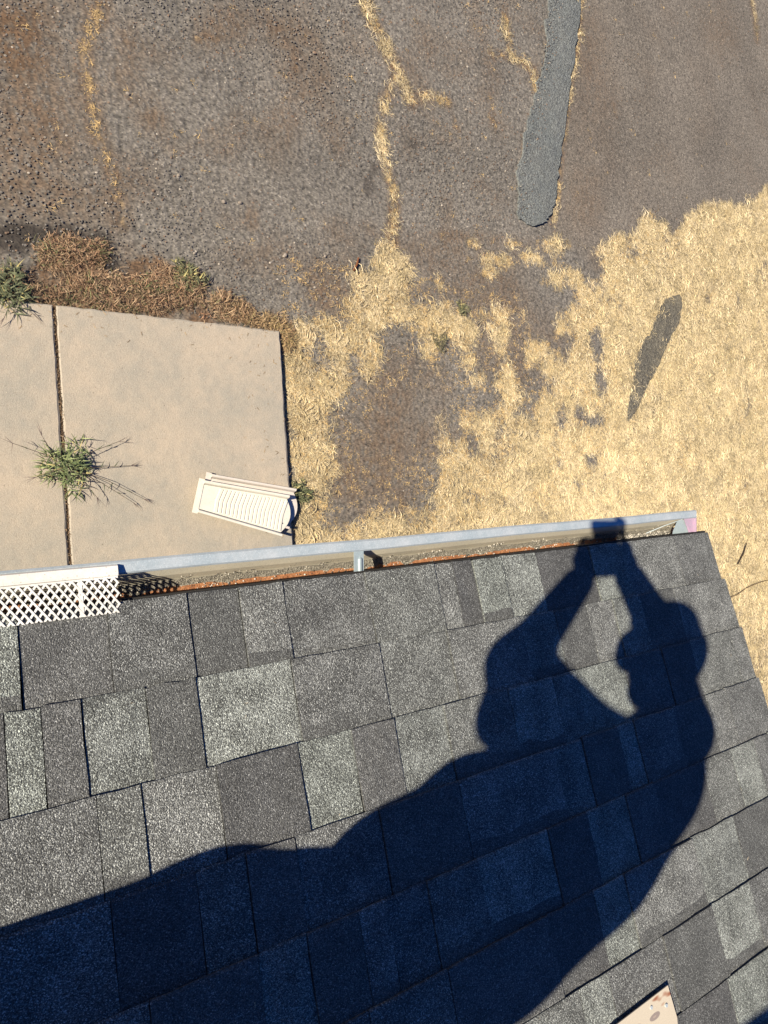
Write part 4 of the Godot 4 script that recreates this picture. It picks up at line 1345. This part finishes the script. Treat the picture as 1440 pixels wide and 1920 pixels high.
func build_person() -> void:
	# joints from the shadow's outline on the roof, seen from the sun; relative to the eye point
	var hv := Vector3(-SUN_WAY.z, 0, SUN_WAY.x).normalized()
	var vv := hv.cross(SUN_WAY)
	var q := func(h: float, v: float, dx: float) -> Vector3:
		var dz := (h - hv.x * dx) / hv.z
		return EYE + Vector3(dx, (v - vv.x * dx - vv.z * dz) / vv.y, dz)
	var J := {
		"pelvis": q.call(.75, -.20, -.22), "spine": q.call(.69, -.05, -.21), "chest": q.call(.60, .06, -.20), "neck": q.call(.46, .115, -.17), "skull": q.call(.322, .103, -.115), "crown": q.call(.305, .15, -.11), "chin": q.call(.30, .08, -.09),
		"l_shoulder": q.call(.52, -.04, -.35), "l_elbow": q.call(.295, -.20, -.31), "l_sleeve": q.call(.40, -.205, -.36), "l_wrist": q.call(.10, -.055, -.09),
		"r_shoulder": q.call(.53, .16, -.02), "r_elbow": q.call(.27, .105, .08), "r_wrist": q.call(.10, .02, .0),
		"belly": q.call(.575, -.19, -.24), "shirt_front": q.call(.53, -.28, -.27), "shirt_hem": q.call(.60, -.38, -.28),
		"l_hip": q.call(.70, -.34, -.30), "l_knee": q.call(.60, -.60, -.33), "l_ankle": q.call(.60, -.93, -.37),
		"r_hip": q.call(.76, -.22, -.13), "r_knee": q.call(.765, -.55, -.19), "r_ankle": q.call(.95, -.79, -.22)}
	var lf: Vector3 = J.l_ankle
	var rf: Vector3 = J.r_ankle
	lf.y = roof_point(0, lf.z / cos(PITCH), 0.095).y
	rf.y = roof_point(0, rf.z / cos(PITCH), 0.095).y
	J.l_ankle = lf
	J.r_ankle = rf
	var base := Vector3((lf.x + rf.x) * 0.5, roof_point(0, (lf.z + rf.z) * 0.5 / cos(PITCH), 0.0).y, (lf.z + rf.z) * 0.5)
	var o := thing("person", base, "person in work shirt and jeans stooping on the roof with a phone held out", "person")
	for k: String in J: J[k] -= base
	var eye := EYE - base
	var skin := plain(Color(0.72, 0.52, 0.42), 0.55)
	skin.subsurf_scatter_enabled = true
	skin.subsurf_scatter_strength = 0.1
	var shirt := mottled(Color(0.24, 0.3, 0.36), Color(0.2, 0.26, 0.32), 0.08, Color(0.3, 0.36, 0.42), 0.02, 0.3, 81, 0.9, 1.0, 192)
	var jeans := mottled(Color(0.16, 0.2, 0.3), Color(0.2, 0.25, 0.36), 0.12, Color(0.3, 0.35, 0.45), 0.03, 0.3, 82, 0.9, 1.0, 192)
	# frame of the phone: x right, y towards the phone's top, z towards the person
	var F := Basis(CAM_RIGHT, -CAM_DOWN, -CAM_AHEAD)
	var w := func(x: float, y: float, z: float) -> Vector3: return eye + F * Vector3(x, y, z)
	var look: Vector3 = (w.call(-0.02, -0.06, 0.02) - J.skull).normalized()
	var side := look.cross(Vector3.UP).normalized()          # the person's right
	var up := side.cross(look).normalized()
	var c: Vector3 = J.skull
	# skin: head, neck, hands and forearms as one body with the trunk inside the clothes
	var body := [[J.pelvis, J.spine, .125, .115], [J.spine, J.chest, .115, .12], [J.chest, J.neck, .1, .058], [J.neck, c - look * 0.02, .056, .06], [J.l_shoulder, J.l_elbow, .048, .04], [J.l_elbow, J.l_wrist, .042, .027], [J.r_shoulder, J.r_elbow, .048, .04], [J.r_elbow, J.r_wrist, .04, .027], [J.chest, J.l_shoulder, .09, .05], [J.chest, J.r_shoulder, .09, .05], [J.l_hip, J.l_knee, .08, .055], [J.l_knee, J.l_ankle, .055, .038], [J.r_hip, J.r_knee, .08, .055], [J.r_knee, J.r_ankle, .055, .038], [J.pelvis, J.l_hip, .11, .085], [J.pelvis, J.r_hip, .11, .085]]
	var st := begin()
	st.append_from(flesh(body, 0.014, 0.03), 0, Transform3D.IDENTITY)
	var hs := 1.17
	var hp := func(a: float, b: float, d: float) -> Vector3: return c + (look * a + up * b + side * d) * hs
	var head := [[hp.call(-.022, .022, 0), hp.call(.02, .028, 0), .078 * hs, .07 * hs], [hp.call(.02, 0, 0), hp.call(.045, -.06, 0), .062 * hs, .034 * hs], [hp.call(.035, -.035, -.02), hp.call(.035, -.035, .02), .04 * hs, .04 * hs], [hp.call(.078, .012, 0), hp.call(.097, -.02, 0), .009 * hs, .013 * hs], [hp.call(.07, .03, -.035), hp.call(.07, .03, .035), .014 * hs, .014 * hs], [hp.call(.078, -.05, -.016), hp.call(.078, -.05, .016), .008 * hs, .008 * hs], [hp.call(0, .02, -.074), hp.call(0, -.025, -.078), .014 * hs, .009 * hs], [hp.call(0, .02, .074), hp.call(0, -.025, .078), .014 * hs, .009 * hs], [hp.call(-.02, -.04, 0), J.neck, .054, .056]]
	st.append_from(flesh(head, 0.005, 0.012), 0, Transform3D.IDENTITY)
	# hands round the phone: phone spans x -.060 .. .012, y -.132 .. .015, z .003 .. .011
	var left := [[J.l_wrist, w.call(-.085, -.085, .02), .026, .024], [w.call(-.085, -.1, .022), w.call(-.08, -.05, .014), .022, .018]]
	var right := [[J.r_wrist, w.call(.032, -.1, .022), .026, .024], [w.call(.032, -.105, .022), w.call(.027, -.06, .014), .022, .018]]
	for i in 4:
		var y: float = [-.042, -.062, -.081, -.098][i]
		var l: float = [1.0, 1.1, 1.0, .8][i]
		left.append([w.call(-.082, y, .012), w.call(-.074, y, -.006), .0095, .009])
		left.append([w.call(-.074, y, -.006), w.call(-.074 + .028 * l, y - .002, -.0075), .009, .0085])
		left.append([w.call(-.074 + .028 * l, y - .002, -.0075), w.call(-.074 + .046 * l, y - .006, -.006), .0085, .0075])
		if i == 0:
			# index finger straight along the edge, above the phone's top corner
			right.append([w.call(.027, -.055, .012), w.call(.0215, -.02, .012), .0095, .009])
			right.append([w.call(.0215, -.02, .012), w.call(.02, .008, .014), .009, .008])
			right.append([w.call(.02, .008, .014), w.call(-.002, .028, .018), .008, .0072])
			continue
		y -= .012
		right.append([w.call(.027, y, .012), w.call(.021, y, -.006), .0095, .009])
		right.append([w.call(.021, y, -.006), w.call(.021 - .026 * l, y - .002, -.0075), .009, .0085])
		right.append([w.call(.021 - .026 * l, y - .002, -.0075), w.call(.021 - .042 * l, y - .006, -.006), .0085, .0075])
	left.append([w.call(-.082, -.1, .024), w.call(-.066, -.075, .026), .014, .011])
	left.append([w.call(-.066, -.075, .026), w.call(-.042, -.058, .0205), .0105, .0085])
	right.append([w.call(.036, -.1, .024), w.call(.018, -.08, .026), .014, .011])
	right.append([w.call(.018, -.08, .026), w.call(-.006, -.068, .0205), .0105, .0085])
	st.append_from(flesh(left, 0.0038, 0.006), 0, Transform3D.IDENTITY)
	st.append_from(flesh(right, 0.0038, 0.006), 0, Transform3D.IDENTITY)
	put(st.commit(), "body", skin, o)
	var sh := [[J.pelvis, J.spine, .15, .145], [J.spine, J.chest, .145, .145], [J.chest, J.neck, .12, .062], [J.chest, J.l_shoulder, .115, .078], [J.chest, J.r_shoulder, .105, .07], [J.l_shoulder, J.l_elbow, .078, .056], [J.l_shoulder, J.l_sleeve, .078, .066], [J.l_elbow, J.l_sleeve, .055, .062], [J.l_elbow, (J.l_elbow as Vector3).lerp(J.l_wrist, .8), .056, .038], [J.r_shoulder, J.r_elbow, .072, .054], [J.r_elbow, (J.r_elbow as Vector3).lerp(J.r_wrist, .8), .054, .038], [J.chest, J.belly, .13, .125], [J.belly, J.shirt_front, .12, .075], [J.shirt_front, J.shirt_hem, .07, .09], [J.pelvis, J.shirt_hem, .13, .1]]
	put(flesh(sh, 0.013, 0.03), "shirt", shirt, o)
	var tr := [[J.pelvis, J.l_hip, .14, .12], [J.pelvis, J.r_hip, .14, .115], [J.l_hip, J.l_knee, .118, .096], [J.l_knee, (J.l_ankle as Vector3) + Vector3(0, .03, 0), .092, .066], [J.r_hip, J.r_knee, .112, .08], [J.r_knee, (J.r_ankle as Vector3) + Vector3(0, .03, 0), .08, .06]]
	put(flesh(tr, 0.014, 0.03), "trousers", jeans, o)
	var leather := plain(Color(0.3, 0.2, 0.13), 0.6)
	for a: String in ["l_ankle", "r_ankle"]:
		var p: Vector3 = J[a]
		var dn := Vector3(0, -sin(PITCH), -cos(PITCH))
		var nn := Vector3(0, cos(PITCH), -sin(PITCH))
		put(flesh([[p, p - nn * 0.04 - dn * 0.02, .05, .042], [p - nn * 0.042 - dn * 0.045, p - nn * 0.04 + dn * 0.1, .036, .04], [p - nn * 0.04 + dn * 0.1, p - nn * 0.046 + dn * 0.17, .04, .032]], 0.008, 0.02), "shoe", leather, o)
	var hair := plain(Color(0.12, 0.085, 0.06), 0.75)
	put(flesh([[hp.call(-.034, .032, 0), hp.call(.006, .046, 0), .08 * hs, .07 * hs], [hp.call(-.05, -.02, -.03), hp.call(-.05, -.02, .03), .052 * hs, .052 * hs], [hp.call(-.05, -.02, 0), hp.call(-.045, -.06, 0), .055 * hs, .042 * hs]], 0.007, 0.02), "hair", hair, o)
	for s: float in [-1.0, 1.0]:
		var eb := SphereMesh.new()
		eb.radius = 0.0125
		eb.height = 0.025
		eb.radial_segments = 16
		eb.rings = 8
		var e := put(eb, "eye", plain(Color(0.85, 0.84, 0.82), 0.3), o)
		e.position = hp.call(.081, .004, s * .031)
		var ir := SphereMesh.new()
		ir.radius = 0.006
		ir.height = 0.012
		ir.radial_segments = 10
		ir.rings = 6
		var i := put(ir, "iris", plain(Color(0.16, 0.1, 0.06), 0.3), e)
		i.position = look * 0.0078
	# the phone
	var ph := thing("phone", EYE + F * Vector3(-0.024, -0.0585, 0.007), "dark smartphone held out over the eave in both hands", "phone")
	ph.basis = F
	st = begin()
	var ring := PackedVector2Array()
	for k in 24:
		var a := TAU * k / 24.0
		var cx := 0.027 if cos(a) > 0 else -0.027
		var cy := 0.0645 if sin(a) > 0 else -0.0645
		ring.append(Vector2(cx + cos(a) * 0.009, cy + sin(a) * 0.009))
	for k in 24:
		var a := ring[k]
		var b := ring[(k + 1) % 24]
		quad(st, Vector3(a.x, a.y, -0.004), Vector3(b.x, b.y, -0.004), Vector3(b.x, b.y, 0.004), Vector3(a.x, a.y, 0.004))
		for z: float in [-0.004, 0.004]:
			st.add_vertex(Vector3(0, 0, z)); st.add_vertex(Vector3(a.x, a.y, z)); st.add_vertex(Vector3(b.x, b.y, z))
	put(done(st), "case", plain(Color(0.05, 0.05, 0.06), 0.35), ph)
	st = begin()
	box(st, Vector3(0, 0, 0.0044), Vector3(0.066, 0.141, 0.0006))
	put(done(st), "screen", plain(Color(0.015, 0.015, 0.02), 0.08), ph)
	st = begin()
	tube(st, [Vector3(0.024, 0.0585, -0.004), Vector3(0.024, 0.0585, -0.0053)], [0.0062, 0.006], 16)
	put(done(st), "lens", plain(Color(0.03, 0.03, 0.035), 0.1), ph)

# unseen flue pipe, added up the slope to throw a shadow on the shingles
func build_added_flue() -> void:
	var edge := on_roof(1388, 1915)
	var foot := roof_point(edge.x, edge.y, 0.0)
	var way := SUN_WAY
	var t := 2.1
	var p := foot - way * t                      # a point on the pipe's shaded outline
	var radius := 0.14
	var x := p.x
	var z := p.z + radius
	var v := z / cos(PITCH)
	var base := roof_point(x, v, 0.0)
	var o := thing("added_flue_pipe", base, "tall galvanised flue pipe added out of view to shadow the shingles", "flue pipe")
	var top := p.y + 0.35 - base.y
	var st := begin()
	tube(st, [Vector3(0, -0.1, 0), Vector3(0, top, 0)], [radius, radius], 28)
	put(done(st), "pipe", M.zinc, o)
	st = begin()
	tube(st, [Vector3(0, top + 0.04, 0), Vector3(0, top + 0.05, 0), Vector3(0, top + 0.13, 0)], [radius * 1.5, radius * 1.5, 0.02], 28)
	for k in 4:
		var a := TAU * k / 4.0
		tube(st, [Vector3(cos(a) * radius, top - 0.05, sin(a) * radius), Vector3(cos(a) * radius, top + 0.045, sin(a) * radius)], [0.008, 0.008], 5)
	put(done(st), "rain_cap", M.zinc, o)
	st = begin()
	tube(st, [Vector3(0, 0.06, 0), Vector3(0, 0.16, 0)], [radius * 1.7, radius * 1.05], 28)
	box(st, Vector3(0, 0.016, 0), Vector3(0.5, 0.004, 0.5), Basis(Vector3.RIGHT, -PITCH))
	put(done(st), "flashing", M.zinc, o)

# ---------------------------------------------------------------- odds and ends
func build_bits() -> void:
	var bark := plain(Color(0.42, 0.25, 0.14), 0.9)
	var a := on_ground(662, 508)
	var b := on_ground(671, 484)
	var o := thing("twig", a, "short reddish brown twig at the edge of the dry grass", "twig")
	var st := begin()
	tube(st, [Vector3(0, 0.008, 0), (b - a) * 0.5 + Vector3(0.006, 0.014, 0), b - a + Vector3(0, 0.01, 0)], [0.007, 0.008, 0.006], 6)
	put(done(st), "stick", bark, o)
	a = on_ground(1378, 1058)
	b = on_ground(1395, 1018)
	o = thing("twig", a, "thin dark twig lying in dry grass beside the roof corner", "twig")
	st = begin()
	tube(st, [Vector3(0, 0.03, 0), (b - a) * 0.5 + Vector3(0.01, 0.036, 0), b - a + Vector3(0, 0.03, 0)], [0.006, 0.008, 0.004], 5)
	put(done(st), "stick", plain(Color(0.2, 0.15, 0.1), 0.9), o)
	a = on_ground(1362, 1117)  # brown tube modelled in place of the shadow of an overhead wire
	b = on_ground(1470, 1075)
	o = thing("wire_shadow", a, "thin brown line modelled as an overhead wire shadow on the dry grass", "wire_shadow")
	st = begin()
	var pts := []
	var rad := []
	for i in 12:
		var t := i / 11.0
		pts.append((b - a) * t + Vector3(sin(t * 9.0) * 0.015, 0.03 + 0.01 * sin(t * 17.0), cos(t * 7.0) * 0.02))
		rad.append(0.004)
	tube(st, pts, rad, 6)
	put(done(st), "shadow_line", plain(Color(0.47, 0.39, 0.27), 0.8), o)
	# curled dry leaf in the gutter
	var c := on_ground(1077, 1017, EAVE_Y - 0.06)
	o = thing("dry_leaf", c, "curled pale dry leaf lying in the gutter", "leaf")
	st = begin()
	for i in 8:
		for j in 5:
			var f := func(s: float, t: float) -> Vector3:
				var wd := 0.011 * sin(PI * clampf(s * 0.92 + 0.06, 0, 1))
				return Vector3((s - 0.5) * 0.032, 0.012 + absf(t) * absf(t) * 0.012 + sin(s * 5.0) * 0.003, t * wd + sin(s * 3.0) * 0.003)
			quad(st, f.call(i / 8.0, j / 2.5 - 1.0), f.call((i + 1) / 8.0, j / 2.5 - 1.0), f.call((i + 1) / 8.0, (j + 1) / 2.5 - 1.0), f.call(i / 8.0, (j + 1) / 2.5 - 1.0))
	put(done(st), "blade", mottled(Color(0.62, 0.56, 0.48), Color(0.5, 0.43, 0.36), 0.06, Color(0.35, 0.28, 0.22), 0.03, 0.05, 91, 0.85, 0.0, 96), o)
	st = begin()
	tube(st, [Vector3(-0.016, 0.012, 0.001), Vector3(-0.026, 0.01, 0.004)], [0.0008, 0.0006], 4)
	put(done(st), "stalk", bark, o)
	# single pale stones on the asphalt
	var r := RandomNumberGenerator.new()
	r.seed = 95
	var chip := chip_mesh()
	for p: Array in [[875, 205, .016], [535, 478, .02], [420, 378, .018], [450, 380, .018], [605, 380, .012], [335, 328, .014], [240, 175, .016], [610, 480, .012], [365, 474, .011], [500, 501, .011]]:
		var s := put(chip, "stone", plain(Color(0.52, 0.48, 0.44).lightened(r.randf() * 0.15), 0.9))
		s.position = on_ground(p[0], p[1]) + Vector3(0, -0.004, 0)
		s.scale = Vector3(p[2], p[2] * 0.6, p[2] * 0.75)
		s.rotation.y = r.randf() * TAU
		tag(s, "single pale stone lying loose on the asphalt", "stone", "pale stones on the asphalt")

func _ready() -> void:
	rng.seed = 1
	# camera
	var cam := Camera3D.new()
	cam.name = "camera"
	cam.transform = Transform3D(Basis(CAM_RIGHT, -CAM_DOWN, -CAM_AHEAD), EYE)
	cam.fov = rad_to_deg(2.0 * atan(960.0 / FOCAL))
	cam.near = 0.02
	cam.far = 600.0
	add_child(cam)
	cam.current = true
	# sky
	var env := Environment.new()
	env.background_mode = Environment.BG_SKY
	var sky := Sky.new()
	var sm := ProceduralSkyMaterial.new()
	sm.sky_top_color = Color(0.14, 0.37, 0.70)
	sm.sky_horizon_color = Color(0.50, 0.64, 0.82)
	sm.sky_curve = 0.12
	sm.ground_bottom_color = Color(0.3, 0.27, 0.23)
	sm.ground_horizon_color = Color(0.45, 0.45, 0.45)
	sky.sky_material = sm
	env.sky = sky
	env.background_energy_multiplier = 0.36
	env.tonemap_mode = Environment.TONE_MAPPER_LINEAR
	env.tonemap_exposure = 1.85
	env.sdfgi_enabled = true
	env.ssao_enabled = true
	env.ssil_enabled = true
	var we := WorldEnvironment.new()
	we.name = "world_environment"
	we.environment = env
	add_child(we)
	# sun: its rays run from the lens to the shadow of the phone
	SUN_WAY = ray(1150, 985)
	var sun := DirectionalLight3D.new()
	sun.name = "sun"
	sun.light_energy = 1.6
	sun.light_color = Color(1.0, 0.95, 0.86)
	sun.light_angular_distance = 0.53
	sun.shadow_enabled = true
	add_child(sun)
	sun.look_at_from_position(Vector3.ZERO, SUN_WAY, Vector3.UP)

	make_materials()
	M.stem = plain(Color(0.24, 0.19, 0.16), 0.8)
	build_yard()
	strip("asphalt_patch", [[1075, -300, 1128, -300], [1030, 0, 1087, 0], [1022, 90, 1078, 90], [1006, 170, 1065, 170], [988, 240, 1056, 240], [975, 310, 1046, 310], [971, 365, 1041, 367], [971, 386, 1037, 388], [974, 401, 1031, 402], [980, 411, 1024, 412], [988, 419, 1014, 420], [998, 424, 1003, 424]], 0.016, "grey raised asphalt patch running between two driveway surfaces", M.patch)
	strip("asphalt_patch", [[1250, 556, 1274, 552], [1238, 580, 1279, 572], [1228, 610, 1272, 606], [1208, 640, 1252, 644], [1192, 680, 1232, 690], [1186, 720, 1212, 726], [1178, 765, 1192, 770], [1174, 788, 1178, 790]], 0.005, "grey tapering strip of old asphalt showing through the dry grass", M.patch_old)
	build_slabs()
	build_house()
	build_flashing()
	build_gutter()
	build_guard()
	build_growth()
	build_litter()
	splash_block("lower beige plastic splash block peeping out beneath another one", Vector2(388, 919), Vector2(556, 957), SLAB_Y + 0.001, M.block_under, false)
	splash_block("upper beige plastic splash block with chevron ribs, resting on another", Vector2(374, 931), Vector2(543, 970), SLAB_Y + 0.04, M.block, true)
	weed("weed_clump", on_ground(125, 875, SLAB_Y), 0.165, 330, 0.13, [[0.40, 0.2, 0.02, 0], [0.34, 0.22, 0.02, 0], [0.28, -0.14, 0.03, 0], [0.34, 0.0, 0.02, 0], [-0.26, -0.12, 0.1, 0], [-0.12, -0.16, 0.1, 0], [-0.16, 0.06, 0.06, 0], [0.14, 0.18, 0.05, 0]], Color(0.06, 0.09, 0.035), Color(0.24, 0.28, 0.12), "green grassy weed growing out of the joint between concrete slabs", "weed", 501)
	weed("weed_clump", on_ground(12, 548, 0.0), 0.16, 520, 0.12, [[0.12, 0.12, 0.05, 0], [-0.02, 0.16, 0.06, 0]], Color(0.075, 0.095, 0.045), Color(0.14, 0.15, 0.08), "dark grey-green weed clump hanging over the slab's outer edge", "weed", 502)
	weed("weed_clump", on_ground(562, 925, 0.0), 0.1, 260, 0.07, [[0.05, 0.08, 0.05, 0]], Color(0.07, 0.09, 0.04), Color(0.2, 0.2, 0.1), "dark green weeds in the gap beside the slab and splash block", "weed", 503)
	weed("weed_clump", on_ground(352, 520, 0.0), 0.12, 240, 0.08, [], Color(0.1, 0.11, 0.05), Color(0.2, 0.19, 0.1), "olive weed tuft among the reddish dead weeds", "weed", 504)
	weed("weed_clump", on_ground(868, 580, 0.0), 0.08, 110, 0.05, [], Color(0.1, 0.11, 0.05), Color(0.2, 0.19, 0.1), "small olive weed tuft in the dry grass", "weed", 505)
	weed("weed_clump", on_ground(825, 640, 0.0), 0.09, 110, 0.05, [], Color(0.09, 0.09, 0.05), Color(0.2, 0.17, 0.1), "small brown-green weed tuft beside a bare patch", "weed", 506)
	build_bits()
	build_added_flue()
	build_person()
